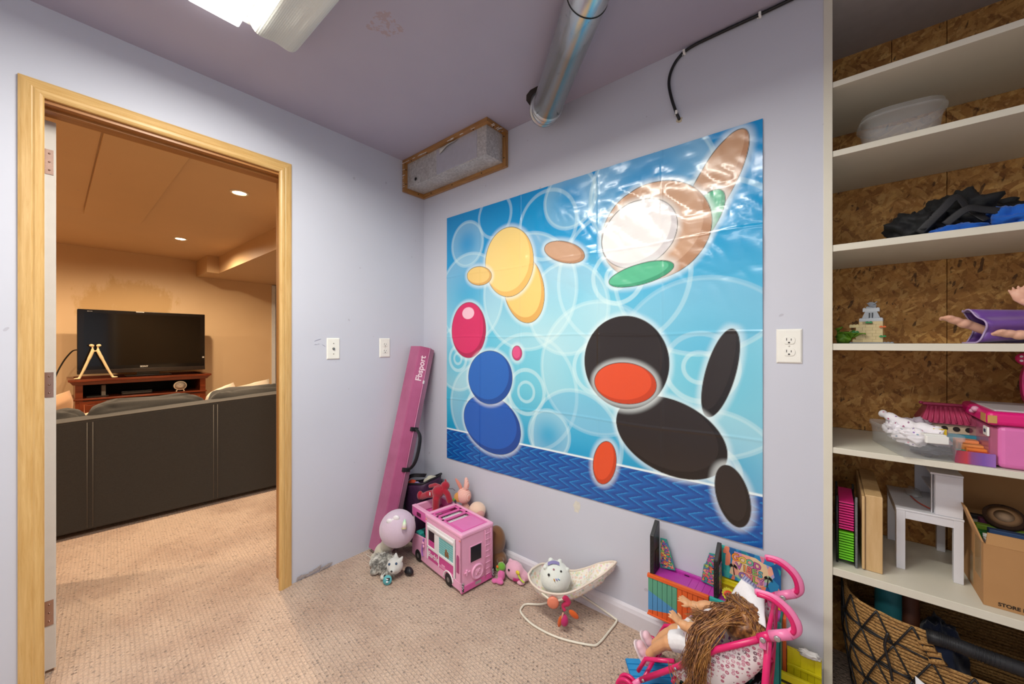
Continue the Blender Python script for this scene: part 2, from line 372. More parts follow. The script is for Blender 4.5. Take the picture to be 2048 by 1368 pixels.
su = T('shelving_unit', 'built-in cream shelving unit lined with strand board, right of the poster', 'shelf', (X0, 0, 0))
su.part('side_panel', B((2.05, -.003, 0), (2.072, .41, CH), .001), MCREAM)
su.part('backing', B((X0, YB+.0145, 0), (X1, YB+.018, CH)), M('#1c140e', .9)); su.part('side_panel', B((X1, 0, 0), (X1+.03, .41, CH)), MCREAM)
su.part('top_board', B((2.072, .0, 2.31), (X1, .41, 2.345)), M('#b9b4b4', .5))
zs = [(2.026, .018), (1.808, .019), (1.511, .021), (1.2, .021), (.872, .018), (.493, .024)]
for z, th in zs: su.part('shelf', B((X0, .0, z-th), (X1, YB, z), .0012), MCREAM)
lv = [0] + [z for z, _ in zs][::-1] + [2.31]
for i in range(len(lv)-1):
    z0, z1 = lv[i], lv[i+1]
    xs = [X0, 2.376, 2.68, X1] if i < 5 else ([X0, 2.241, 2.376, X1] if i == 6 else [X0, 2.374, 2.7, X1])
    for a, b in zip(xs, xs[1:]):
        su.part('back_panel', B((a+.0008, YB+(rnd.random()*.002), z0+.0004), (b-.0008, YB+.014, z1-.0004), .0005), MOSB)

# ================================================================ CEILING AND WALL FITTINGS
MWP = M('#f1f1ec', .35, .02)
# twin-lens ceiling fixture, one lens lit, one dead
t = T('ceiling_light_fixture', 'long ceiling light with one lit lens and one dead ribbed plastic lens', 'ceiling light', (1.11, -1.145, CH))
t.part('housing', G().box((.50, -1.30, 2.315), (1.74, -.985, CH), .003), MWP)
n = N('lit lens'); n.set(col=(1, 1, 1, 1), emc=(1, .97, .92, 1), ems=5.5, rough=.4); MLIT = n.m
t.part('lit_lens', G().box((.488, -1.298, 2.292), (1.735, -1.160, 2.3145), .006), MLIT, 'bright lit lens')
n = N('prismatic lens'); vv = n.vor(160, rand=0); n.set(col='#c9cbc4', rough=.25, emc=(.95, 1, .93, 1), ems=.06); n.bump(vv, .7, .002); MPRI = n.m  # weak emission stands in for light from the lit lens alongside
def lens(u, v_):
    y = -1.153 + v_*.165; a = max(0, 1-abs(v_-.5)*2); z = 2.262 + .040*(abs(v_-.5)*2)**5 - .004*math.sin(v_*math.pi*3)
    return (.556+u*1.18, y, z)
g = G().sheet(lens, 4, 22); t.part('dead_lens', g, MPRI, 'unlit ribbed plastic lens', solid=.003)
g = G(); pl = [( -1.153+i/22*.165, lens(0, i/22)[2]) for i in range(23)] + [(-.988, 2.316), (-1.153, 2.316)]
g.prism(pl, .004, axes((.552, 0, 0), (0, 1, 0), (0, 0, 1)))
g.box((.553, -1.156, 2.30), (1.73, -1.1535, 2.316))
t.part('lens_end_cap', g, MPRI)

# galvanized duct box in the corner with wooden battens
t = T('duct_box', 'galvanized sheet duct boxed in the ceiling corner with pine battens round it', 'duct', (0, 0, 2.17))
n = N('spangled sheet'); n.set(col=n.mix(n.math('MULTIPLY', n.noise(7, detail=5), .55), n.ramp(n.sep(n.vor(110, out='Color'))[0], [(0, '#b4b7ba'), (1, '#dcdedf')]), '#97866f'), rough=.38, metal=.25); MSP = n.m
X2, Y2, Z2 = .705, -.142, 2.178
t.part('duct', G().box((.004, Y2, Z2), (X2, -.003, CH-.002), .002), MSP)
MSH = M('#bdbdc6', .3, .06, metal=.25)
t.part('cover_plate', G().box((.305, Y2-.003, Z2+.004), (.635, Y2, CH-.018), .001), MSH, 'smooth grey sheet')
t.part('seam_strip', G().box((.278, Y2-.002, Z2+.0), (.304, Y2, CH-.018)), MSP)
t.part('seam_strip', G().box((.636, Y2-.002, Z2), (X2-.001, Y2, CH-.018)), MSP)
t.part('knockout_hole', G().lathe([(.010, 0), (.010, .001)], n=18, M4=axes((.105, Y2-.0012, Z2+.036), (1, 0, 0), (0, 0, 1))), M('#151515', .8))
t.part('torn_tape', G().sheet(lambda u, v_: V((.335+u*.16, Y2-.006-.014*v_*math.sin(u*2.5), CH-.022-.035*v_*(1-u*.8)-.002*math.sin(u*9))), 10, 3), M('#d8dad6', .6), solid=.0008)
MB1 = wood('batten pine', '#bd8c50', '#84592c', (.8, 14, 14), ring=8); MB2 = wood('batten pine upright', '#bd8c50', '#84592c', (14, 14, .8), ring=8); MB3 = wood('batten pine cross', '#b88648', '#84592c', (14, .8, 14), ring=8)
bw, bt = .026, .020
t.part('batten', G().box((.001, Y2-bw, CH-bt), (X2+bw, Y2, CH-.0005), .0015), MB1)
t.part('batten', G().box((X2, Y2, CH-bt), (X2+bw, -.0015, CH-.0005), .0015), MB3)
t.part('batten', G().box((X2, -bt, Z2-bw), (X2+bw, -.0015, CH-bt), .0015), MB2)
t.part('batten', G().box((bt, -bt, Z2-bw), (X2, -.0015, Z2), .0015), MB1)
t.part('batten', G().box((.0012, Y2-bw, Z2-bw), (bt, -.0015, Z2), .0015), MB3)
t.part('batten', G().box((.0012, Y2-bw, Z2), (bt, Y2, CH-bt), .0015), MB2)
g = G()
for p, ax in [((.08, Y2-.014, CH-bt-.0008), 2), ((.23, Y2-.013, CH-bt-.0008), 2), ((.62, Y2-.013, CH-bt-.0008), 2), ((X2+.013, -.105, CH-bt-.0008), 2), ((X2+.013, -.045, CH-bt-.0008), 2),
              ((X2+.013, -bt-.0008, 2.315), 1), ((X2+.013, -bt-.0008, 2.20), 1), ((.10, -bt-.0008, Z2-.013), 1), ((.30, -bt-.0008, Z2-.013), 1), ((.55, -bt-.0008, Z2-.013), 1),
              ((bt+.0008, -.06, Z2-.013), 0), ((bt+.0008, -.155, 2.29), 0), ((bt+.0008, -.155, 2.20), 0)]:
    g.ell(p, .0035, n=8, m=5)
t.part('screw', g, M('#1c1613', .5), 'dark screw heads', kind='stuff')
g = G()
for i in range(34):
    k = i % 4; s_ = .003+rnd.random()*.006
    if k < 2: p = (rnd.random()*X2, Y2-bw-.0005+rnd.random()*.006, CH-bt-.0006)
    elif k == 2: p = (X2+bw-.004+rnd.random()*.005, -.03-rnd.random()*.1, CH-bt-.001)
    else: p = (bt*.5, Y2-bw-.0005, Z2+rnd.random()*.16)
    g.box((p[0]-s_*2, p[1]-s_*.3, p[2]-.0006), (p[0]+s_*2, p[1]+s_*.3, p[2]+.0006))
t.part('plaster_crumbs', g, M('#dcd8d6', .9), kind='stuff')

# round galvanized pipe with elbow
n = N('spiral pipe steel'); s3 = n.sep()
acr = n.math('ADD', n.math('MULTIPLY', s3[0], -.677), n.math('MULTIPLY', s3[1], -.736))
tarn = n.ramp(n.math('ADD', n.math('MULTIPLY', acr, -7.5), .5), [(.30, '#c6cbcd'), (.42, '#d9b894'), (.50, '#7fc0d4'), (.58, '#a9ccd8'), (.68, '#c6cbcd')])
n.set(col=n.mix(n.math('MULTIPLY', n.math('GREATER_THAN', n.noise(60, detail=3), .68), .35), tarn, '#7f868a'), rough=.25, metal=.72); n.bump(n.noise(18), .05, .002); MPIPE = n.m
P0 = V((1.075, -.135, 2.277)); P1 = V((1.95, -.94, 2.277)); D = (P1-P0).normalized(); r = .066
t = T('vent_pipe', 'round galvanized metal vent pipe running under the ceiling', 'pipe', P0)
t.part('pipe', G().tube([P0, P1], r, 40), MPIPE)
t.part('collar', G().tube([P0+D*.555, P0+D*.558], r+.0015, 40), M('#20262a', .5, metal=.6), 'dark seam ring')
t.part('collar', G().tube([P0-D*.002, P0+D*.004, P0+D*.012, P0+D*.018], [r+.001, r+.006, r+.006, r+.001], 40), MPIPE)
el = [P0, P0-D*.022+V((0, 0, .004)), P0-D*.040+V((0, 0, .018)), P0-D*.052+V((0, 0, .040)), P0-D*.056+V((0, 0, .070))]
t.part('elbow', G().tube(el, [r, r, r*.98, r*.98, r*.98], 40), MPIPE)
t.part('elbow_rim', G().tube([P0-D*.034+V((0, 0, .008)), P0-D*.039+V((0, 0, .012)), P0-D*.044+V((0, 0, .016))], [r+.002, r+.007, r+.002], 40), MPIPE)
for q_ in ((-.035, -.035, -.042), (.04, .02, -.052)): t.part('screw', G().ell(P0+D*.02+V(q_), .004), M('#7c8488', .3, metal=.9))
g = G().lathe([(.088, 0), (.088, .0012)], (P0.x-D.x*.045, P0.y-D.y*.045, CH-.0016), n=14)
t.part('ceiling_hole', g, M('#2a2320', .95), 'dark gap cut in the ceiling')

# black cable
pts = ipol([(2.04, -.012, 2.341), (1.90, -.010, 2.340), (1.76, -.009, 2.341), (1.655, -.009, 2.338), (1.61, -.009, 2.318), (1.583, -.009, 2.28), (1.574, -.009, 2.235), (1.582, -.009, 2.18), (1.598, -.009, 2.12), (1.609, -.006, 2.088), (1.611, .004, 2.080)], 6)
t = T('black_cable', 'black coaxial cable curving down the wall from the ceiling above the poster', 'cable', (1.6, -.005, 2.08))
t.part('cable', G().tube(pts, .0055, 10), M('#121214', .45))
for c in ((1.632, -.012, 2.331), (1.604, -.012, 2.107), (1.88, -.014, 2.338)):
    t.part('cable_clip', G().box((c[0]-.004, c[1]-.007, c[2]-.008), (c[0]+.004, c[1]+.011, c[2]+.006), .0015).lathe([(.0025, 0), (.002, .003)], (c[0]-.006, c[1]+.003, c[2]-.010), n=8), MWP, 'white clip')
t.part('wall_hole', G().prism([(.012*math.cos(a)*(.7+.5*rnd.random()), .010*math.sin(a)*(.7+.5*rnd.random())) for a in [i*.5 for i in range(12)]], .0012, axes((1.611, -.0001, 2.079), (1, 0, 0), (0, 0, 1))), M('#cbbfa6', .9, .3, 200))

# wall plates
def plate(name, label, o, xdir, kind):
    m = axes(o, xdir, (0, 0, 1)); nrm = m.to_3x3() @ V((0, 0, 1))
    t = T(name, label, 'wall plate' if kind == 'jack' else 'outlet', o)
    def bx(lo, hi, bev=0): return G().box(lo, hi, bev, M4=m)
    W, H = .0355, .0575
    g = G(); fr = [(W, 0), (W, .0015), (W-.004, .0052)]
    vs = []; 
    for (a, z) in ((0, 0), (0, .0015), (.0045, .0055)): vs += [V((sx*(W-a), sy*(H-a), z)) for sx, sy in ((-1, -1), (1, -1), (1, 1), (-1, 1))]
    fs = [(3, 2, 1, 0), (8, 9, 10, 11)] + [(i*4+j, i*4+(j+1) % 4, (i+1)*4+(j+1) % 4, (i+1)*4+j) for i in (0, 1) for j in range(4)]
    t.part('face_plate', G().add([m @ v for v in vs], fs), M('#efeee6', .3, .02), bev=.001)
    dk = M('#2b2620', .6)
    if kind == 'jack':
        for z in (.0285, -.0285): t.part('screw', G().lathe([(.0032, .0055), (.0028, .0068), (0.0005, .007)], n=12, M4=m @ Matrix.Translation((0, z, 0))), M('#a8a49a', .4, metal=.6))
        t.part('coax_jack', G().lathe([(.0078, .0055), (.0078, .0075), (.0048, .008), (.0048, .013), (.002, .013)], n=6, M4=m, sm=False), M('#9b9a95', .3, metal=.9))
    else:
        for z in (.0195, -.0195):
            pr = [(.0168*math.cos(a), max(-.0128, min(.0128, .0168*math.sin(a)))) for a in [i*2*math.pi/28 for i in range(28)]]
            rc = t.part('receptacle', G().prism(pr, .0075, m @ Matrix.Translation((0, z, 0))), M('#efeee6', .3, .02), bev=.0006)
            g = G().box((-.0075, z-.001, .0072), (-.0055, z+.0075, .0079), M4=m).box((.0050, z-.001, .0072), (.0068, z+.006, .0079), M4=m)
            g.prism([(.0028*math.cos(a)*1.0, (.0028*math.sin(a) if math.sin(a) > 0 else -.0022)-.0075+z) for a in [i*2*math.pi/14 for i in range(14)]], .0079, m)
            t.part('slot', g, dk, parent=rc)
        t.part('screw', G().lathe([(.0028, .0055), (.0022, .0068)], n=12, M4=m), M('#cfccc2', .4))
plate('wall_jack', 'white cable jack plate on the lilac wall right of the doorway', (.0004, -.603, 1.172), (0, 1, 0), 'jack')
plate('wall_outlet', 'white outlet above the pink folded balance beam', (.0004, -.292, 1.174), (0, 1, 0), 'o')
plate('wall_outlet', 'white outlet between the poster and the shelves', (1.961, -.0004, 1.191), (1, 0, 0), 'o')
# pen scribbles beside the jack
g = G()
for (y0, z0, y1, z1) in ((-.70, 1.212, -.668, 1.224), (-.70, 1.194, -.688, 1.194), (-.684, 1.197, -.676, 1.197), (-.66, 1.194, -.645, 1.184)):
    g.tube([(.0006, y0, z0), (.0006, (y0+y1)/2, (z0+z1)/2+.001), (.0006, y1, z1)], .0012, 5, flat=.3)
single('pen_scribble', g, M('#4b4a86', .6), 'small blue pen scribbles on the wall left of the jack plate', 'scribble')

# ================================================================ POSTER
import numpy as np
PW, PH, NX, NZ = 1.652, 1.49, 620, 560
gx, gz = np.meshgrid(np.linspace(0, PW, NX+1), np.linspace(0, PH, NZ+1), indexing='ij')
def L3(h): return np.array(lin(h)[:3])
def ss(a, b, x): t = np.clip((x-a)/(b-a), 0, 1); return t*t*(3-2*t)
def ell_d(cx, cz, rx, rz=None, rot=0):
    """approximate signed distance (m) to an ellipse outline"""
    rz = rz or rx; ca, sa = math.cos(rot), math.sin(rot); dx, dz = gx-cx, gz-cz
    a = (dx*ca+dz*sa); b = (dz*ca-dx*sa); k0 = np.sqrt((a/rx)**2+(b/rz)**2)+1e-9; k1 = np.sqrt((a/rx**2)**2+(b/rz**2)**2)+1e-9
    return k0*(k0-1)/k1
AA = .0016
def cov(d): return ss(AA, -AA, d)
img = np.zeros((NX+1, NZ+1, 3))
def over(mask, c):
    global img
    c = L3(c) if isinstance(c, str) else c
    img = img*(1-mask[..., None]) + c*mask[..., None]
stops = [(0, '#1f7fc4'), (.14, '#1d9fce'), (.32, '#4fbcd8'), (.55, '#4cbbdd'), (.8, '#109ad6'), (1, '#0088cc')]
tt = gz/PH
img = np.stack([np.interp(tt, [q[0] for q in stops], [L3(q[1])[k] for q in stops]) for k in range(3)], -1)
over(.40*ss(1.0, .15, np.sqrt(((gx-.95)/.95)**2+((gz-.72)/.6)**2)), '#a6e6ef')
discs = [(.18, 1.30, .13), (.75, 1.30, .17), (1.02, .60, .30), (.20, .98, .26), (.62, .46, .30), (.62, .98, .30), (1.45, .62, .34), (1.44, 1.0, .33), (.28, .35, .24), (1.25, 1.35, .26), (1.12, 1.0, .30), (.86, .88, .22), (1.5, .24, .22), (.9, .25, .24), (.1, .62, .19), (.88, 1.40, .14), (.40, 1.42, .12), (.76, .26, .12)]
for i, (cx, cz, r_) in enumerate(discs):
    d = ell_d(cx, cz, r_)
    if i % 3 != 1: over(cov(d)*(.04+.22*ss(-r_, 0, d)), ('#d4f4f6', '#1ea6dc', '#e4f8f6')[i % 3])
    elif i % 2: over(cov(d)*.30, '#14a0d8')
    over(cov(np.abs(d)-.009)*.32, '#dcf6f7')
    if i % 2 == 0 and r_ > .15:
        over(cov(np.abs(ell_d(cx, cz, r_*.38))-.010)*.45, '#dcf6f7'); over(cov(np.abs(ell_d(cx, cz, r_*.17))-.008)*.45, '#dcf6f7')
# floor band with chevron treads
bm_ = ss(.18+AA, .18-AA, gz)
rowi = gz*19; pp = np.abs((rowi % 1)-.5)*2
q = (gx*17+pp*1.1) % 1
bandc = np.zeros_like(img)+L3('#0e62b4'); dk_ = L3('#123f90'); lt = L3('#2a9cdc')
bandc = bandc*(1-ss(.1, .9, q)[..., None]*.75)+dk_*ss(.1, .9, q)[..., None]*.75
mk = (ss(.20, .12, q)*ss(.15, .35, pp))[..., None]*.7; bandc = bandc*(1-mk)+lt*mk
img = img*(1-bm_[..., None])+bandc*bm_[..., None]
over(cov(np.abs(gz-.184)-.0045), '#e6f7fb')
def oval(cx, cz, rx, rz, rot, c, c2=None, line='#2a2420'):
    d = ell_d(cx, cz, rx, rz, rot)
    over(.5*ss(.028, .0, d), '#f4fdfd'); over(cov(d), line); over(cov(d+.0028), c)
    if c2: over(cov(d+.0028)*(1-cov(ell_d(cx-rx*.10, cz+rz*.12, rx, rz, rot)+.008)), c2)
oval(.60, 1.00, .13, .19, .35, '#f4cf7c', '#e0ad60')
oval(.50, 1.15, .17, .19, .25, '#f9d987', '#edbf6d')
oval(.28, 1.10, .10, .055, -.15, '#f4cf7c', '#e0ad60')
oval(.19, .79, .145, .165, 0, '#d92463', '#b3164e', '#5a1530')
over(cov(ell_d(.19, .89, .05, .035)), '#f6c4d4')
oval(.37, .26, .22, .16, -.2, '#1c5cba', '#15479a', '#12284e')
oval(.36, .52, .17, .15, .2, '#2267c0', '#174ea0', '#12284e')
oval(.56, .66, .035, .04, 0, '#e0568c', '#c23b72', '#5a1530')
oval(1.50, 1.30, .07, .20, -.5, '#c79c7c', '#b58565')
oval(1.45, 1.17, .06, .13, -.6, '#5fc096', '#46a37c')
oval(.85, 1.15, .12, .05, -.35, '#cda486', '#b98c6c')
oval(1.27, 1.17, .225, .20, 0, '#cda486', '#b98c6c')
oval(1.21, 1.17, .165, .14, .25, '#f6f4f3', '#dcd8da')
oval(1.22, 1.00, .14, .045, .15, '#5fc096', '#46a37c')
oval(1.52, .60, .05, .17, -.25, '#2b2422', '#1d1817')
oval(1.33, .34, .22, .15, -.30, '#2b2422', '#1d1817')
oval(1.15, .63, .19, .20, 0, '#2b2422', '#1f1a19')
oval(1.15, .54, .14, .09, 0, '#e2512a', '#c8421f')
oval(1.06, .18, .055, .10, -.2, '#e2512a', '#c8421f')
oval(1.56, .16, .055, .11, .2, '#2b2422', '#1d1817')
# sheet relief: fold lines, loose crinkles
cx_, cz_ = 150, 136
cg = np.zeros((cx_+1, cz_+1))
for a in range(cx_+1):
    for b in range(cz_+1):
        x, z = a/cx_*PW, b/cz_*PH
        qn = noise.noise(V((x*2.3+z*1.2, z*2.2, 0)))*.5 + noise.noise(V((x*6+z*3, z*5-x*2, 3)))*.3
        tr = max(0, 1-((x-1.2)/.8)**2-((z-1.2)/.5)**2)
        ed = min(x, PW-x, z, PH-z)
        cg[a, b] = -.0045-.003*abs(qn)-tr*.010*abs(noise.noise(V((x*7+z*5, (z-x*.3)*6, 7))))-tr*.004*abs(noise.noise(V((x*16+z*12, (z-x*.3)*14, 2))))-.004*max(0, 1-ed*20)*max(0, noise.noise(V((x*4, z*4, 9))))
fa, fb = gx/PW*cx_, gz/PH*cz_; ia = np.minimum(fa.astype(int), cx_-1); ib = np.minimum(fb.astype(int), cz_-1); ua, ub = fa-ia, fb-ib
gy = cg[ia, ib]*(1-ua)*(1-ub)+cg[ia+1, ib]*ua*(1-ub)+cg[ia, ib+1]*(1-ua)*ub+cg[ia+1, ib+1]*ua*ub
for fx in (.585, 1.03, .29, 1.31): gy -= .0016*np.exp(-((gx-fx)/.005)**2)
for fz in (.75, 1.12, .37): gy -= .0014*np.exp(-((gz-fz-.004*np.sin(gx*9))/.005)**2)
me = bpy.data.meshes.new('wall_poster'); nv = (NX+1)*(NZ+1)
me.vertices.add(nv); me.vertices.foreach_set('co', np.stack([gx, gy, gz], -1).reshape(-1).astype('f4'))
idx = np.arange(nv).reshape(NX+1, NZ+1); quads = np.stack([idx[:-1, :-1], idx[1:, :-1], idx[1:, 1:], idx[:-1, 1:]], -1).reshape(-1, 4)
me.loops.add(quads.size); me.loops.foreach_set('vertex_index', quads.reshape(-1).astype('i4'))
me.polygons.add(len(quads)); me.polygons.foreach_set('loop_start', (np.arange(len(quads))*4).astype('i4')); me.polygons.foreach_set('use_smooth', np.ones(len(quads), bool))
me.update(calc_edges=True)
ca_ = me.color_attributes.new('print', 'FLOAT_COLOR', 'POINT'); ca_.data.foreach_set('color', np.concatenate([img, np.ones((NX+1, NZ+1, 1))], -1).reshape(-1).astype('f4'))
n = N('printed glossy poster'); at = n.n('ShaderNodeAttribute'); at.attribute_name = 'print'
n.set(col=at.outputs['Color'], rough=.22, coat=.22, crough=.1); n.bump(n.noise(30, detail=3), .05, .002)
me.materials.append(n.m); po = bpy.data.objects.new('wall_poster', me); COL.objects.link(po); po.location = (.235, 0, .489)
tag(po, 'large creased glossy blue poster with bubbles and coloured ovals on the back wall', 'poster')

# ================================================================ ROOM BEYOND: furniture
def hexa(c, n_=1):
    """8 corners: bottom 4 then top 4 (same winding)"""
    return G().add([V(p) for p in c], [(3, 2, 1, 0), (4, 5, 6, 7), (0, 1, 5, 4), (1, 2, 6, 5), (2, 3, 7, 6), (3, 0, 4, 7)])
def cushion(c, sx, sy, sz, M4, n_=14, puff=1.0, seed=0, wr=.004):
    """pillow: centre c, half sizes; local matrix"""
    g = G()
    for sgn in (1, -1):
        def f(u, v_):
            a, b = u*2-1, v_*2-1; e = ((1-abs(a)**3.5)*(1-abs(b)**3.5))**.45; k = 1-.05*(1-abs(a*b))*(abs(a)**6+abs(b)**6)
            z = sgn*sz*e*puff + wr*noise.noise(V((a*3+seed, b*3, sgn*2)))*e
            return M4 @ (V(c)+V((a*sx*k, b*sy*k, z)))
        g.sheet(f, n_, n_)
    return g
n = N('charcoal linen upholstery')
wv = n.noise(60, n.mp((1, 1, 14)), detail=3); wh = n.noise(60, n.mp((14, 14, 1.5)), detail=3)
n.set(col=n.mix(n.math('MULTIPLY', n.math('ADD', wv, wh), .5), '#201f1d', '#454340'), rough=.95, sheen=.1); n.bump(wv, .3, .002); MSOFA = n.m
sx = lambda y: -1.42+(y+.402)*.08
sz_ = lambda y: min(.80, .79+(y+.402)*.0625)
sofa = T('sofa', 'long charcoal fabric sofa seen from behind through the doorway', 'sofa', (-1.6, -.9, 0))
ya, yb = -2.30, .70
g = G(); st = [ya, -1.43, -.80, -.17, yb]
for a, b in zip(st, st[1:]):
    g.add([V(p) for p in ((sx(a), a, .035), (sx(b), b, .035), (sx(b)-.20, b, .035), (sx(a)-.20, a, .035), (sx(a)+.0, a, sz_(a)), (sx(b)+.0, b, sz_(b)), (sx(b)-.20, b, sz_(b)), (sx(a)-.20, a, sz_(a)))],
          [(3, 2, 1, 0), (4, 5, 6, 7), (0, 1, 5, 4), (2, 3, 7, 6)])
g.add([V(p) for p in ((sx(ya), ya, .035), (sx(ya)-.2, ya, .035), (sx(ya)-.2, ya, sz_(ya)), (sx(ya), ya, sz_(ya)), (sx(yb), yb, .035), (sx(yb)-.2, yb, .035), (sx(yb)-.2, yb, sz_(yb)), (sx(yb), yb, sz_(yb)))], [(0, 1, 2, 3), (7, 6, 5, 4)])
bk = sofa.part('sofa_back', g, MSOFA, bev=.012)
ms = M('#6b6761', .9)
for y in (-1.42, -.795):
    for dy in (-.012, .012):
        sofa.part('seam', G().tube([(sx(y+dy)+.0005, y+dy, .05), (sx(y+dy)+.0005, y+dy, sz_(y)-.02)], .0016, 6), ms, parent=bk)
sofa.part('top_piping', G().tube([(sx(y)-.004, y, sz_(y)-.002) for y in (ya, -1.43, -.8, -.17, yb)], .004, 8), M('#5d5a55', .9), parent=bk)
def softbox(c, r, seed, px=.35, wr=.02, M4=None, nn=48, mm=28):
    g = G().ell((0, 0, 0), 1, n=nn, m=mm)
    for i_, v in enumerate(g.v):
        q = V([math.copysign(abs(a)**e, a) for a, e in zip(v, (.7, .22, .42))])
        wk = wr*(noise.noise(V((q.x*2, q.y*3+seed, q.z*2)))+.5*noise.noise(V((q.x*5, q.y*9+seed, q.z*5))))
        p = V((q.x*r[0], q.y*r[1], q.z*r[2]))+v*wk; g.v[i_] = ((M4 @ p) if M4 else p)+V(c)
    return g
for i, (a, b, h) in enumerate(((-2.05, -1.435, .760), (-1.425, -.80, .800), (-.79, -.17, .825), (-.16, .46, .82))):
    ht = .21; c = (sx((a+b)/2)-.30, (a+b)/2, h-ht)
    sofa.part('back_cushion', softbox(c, (.095, (b-a)/2+.004, ht+.004), i*7+1, wr=.022, M4=Euler((0, R(8), R(4))).to_matrix().to_4x4()), MSOFA)
    sofa.part('seat_cushion', G().box((sx(a)-.88, a+.003, .26), (sx(a)-.27, b-.003, .43), .03), MSOFA)
sofa.part('seat_base', G().box((-2.35, ya, .05), (-1.72, yb, .26), .01), MSOFA)
for x, y in ((-1.62, -2.2), (-1.52, .6), (-2.3, -2.2), (-2.3, .6)): sofa.part('leg', G().lathe([(.02, 0), (.026, .05)], (x, y, 0), 12), M('#1c1714', .5))
def pillow(label, c, s, rot, col, seed):
    m = Matrix.Translation(c) @ Euler(rot).to_matrix().to_4x4()
    single('throw_pillow', cushion((0, 0, 0), s, s, .07, m, 14, seed=seed, wr=.01), fabric(col), label, 'pillow', group='throw pillows on the sofa')
pillow('tan throw pillow standing at the left end of the sofa', (-2.12, -1.60, .66), .17, (R(45), R(-72), R(8)), '#cfa077', 1)
pillow('cream throw pillow behind the tan one at the left of the sofa', (-2.16, -1.36, .555), .16, (R(30), R(-66), R(-8)), '#e3c7a2', 2)
pillow('white throw pillow leaning at the middle of the sofa', (-2.12, -.62, .65), .165, (R(38), R(-70), R(10)), '#ecdcc6', 3)
pillow('cream throw pillow with one corner up, nearest the door frame', (-2.14, -.36, .675), .165, (R(28), R(-74), R(-4)), '#eadbc4', 4)

MCH = wood('cherry veneer', '#7d3b20', '#54220f', (3, .6, 3), rough=.25, ring=6)
t = T('media_cabinet', 'cherry wood television cabinet with fireplace insert against the tan wall', 'cabinet', (-4.4, -.86, 0))
ya, yb, xf, xb = -1.414, -.311, -4.10, -4.69
pr = [(0, 0), (.012, 0), (.022, .012), (.040, .036), (.050, .040), (.050, .062), (0, .062)]
def crown(z0, ext):
    vs = []; fs = []; K = len(pr)
    for (p, h) in pr:
        e = p*ext; vs += [V((xb, ya-e, z0+h)), V((xf+e, ya-e, z0+h)), V((xf+e, yb+e, z0+h)), V((xb, yb+e, z0+h))]
    for i in range(K-1):
        for j in range(4): fs.append((i*4+j, i*4+(j+1) % 4, (i+1)*4+(j+1) % 4, (i+1)*4+j))
    fs += [(3, 2, 1, 0)]; return G().add(vs, fs)
t.part('crown_top', crown(.753, 1.0), MCH)
t.part('side_panel', G().box((xb, ya, 0), (xf, ya+.055, .753)), MCH)
t.part('side_panel', G().box((xb, yb-.055, 0), (xf, yb, .753)), MCH)
t.part('back_panel', G().box((xb, ya+.055, 0), (xb+.01, yb-.055, .753)), M('#120c09', .7))
t.part('shelf', G().box((xb, ya-.012, .585), (xf+.014, yb+.012, .605), .004), MCH)
t.part('lower_body', G().box((xb+.02, ya+.055, .06), (xf-.012, yb-.055, .585)), M('#160f0c', .6))
for y in (ya+.03, yb-.30):
    fr = t.part('door', G().box((xf-.012, y, .10), (xf+.004, y+.27, .575), .002), MCH)
    t.part('door_panel', G().box((xf+.003, y+.04, .14), (xf+.009, y+.23, .535), .003), MCH, parent=fr)
    t.part('door_bead', G().tube([(xf+.006, y+.035, .135), (xf+.006, y+.235, .135), (xf+.006, y+.235, .54), (xf+.006, y+.035, .54)], .0035, 6, closed=True), M('#a05a34', .25), parent=fr)
t.part('plinth', G().box((xb, ya-.012, 0), (xf+.014, yb+.012, .07), .004), MCH)
t.part('fireplace_insert', G().box((xf-.012, -1.08, .10), (xf-.002, -.64, .54), .003).box((xf-.002, -1.05, .50), (xf+.004, -.67, .515)), M('#0e0d0c', .25))
TVX = -4.30
t = T('television', 'wide black flat-screen television standing on the cherry cabinet', 'television', (TVX, -.835, .8155))
t.part('frame', G().box((TVX-.07, -1.395, .858), (TVX, -.276, 1.583), .006), M('#0c0b0c', .15))
t.part('screen', G().box((TVX-.001, -1.345, .945), (TVX+.0008, -.325, 1.545)), M('#050505', .08))
t.part('speaker_bar', G().box((TVX-.05, -1.395, .858), (TVX+.006, -.276, .905), .004), M('#2c2420', .2))
t.part('logo', G().text('SONY', .026, axes((TVX+.0015, -.86, .925), (0, 1, 0), (0, 0, 1)), bold=.0006), M('#d8d3cc', .3))
t.part('stand', G().box((TVX-.14, -1.02, .8155), (TVX+.10, -.62, .828), .004).box((TVX-.05, -.92, .828), (TVX-.02, -.72, .86)), M('#0c0b0c', .2))
t.part('sensor_strip', G().box((TVX, -.93, 1.572), (TVX+.001, -.86, 1.58)), M('#cfcac4', .3))
t.part('badge', G().box((TVX, -.305, 1.01), (TVX+.001, -.285, 1.03)).text('BRAVIA', .012, axes((TVX+.001, -1.30, 1.562), (0, 1, 0), (0, 0, 1))), M('#a8a39c', .4))
g = G().tube(ipol([(TVX-.06, -1.39, 1.13), (-4.40, -1.43, 1.11), (-4.45, -1.49, 1.00), (-4.45, -1.545, .84), (-4.45, -1.57, .68), (-4.45, -1.565, .45), (-4.45, -1.57, .02)], 5), .007, 8)
t.part('power_cord', g, M('#0e0d0c', .5))
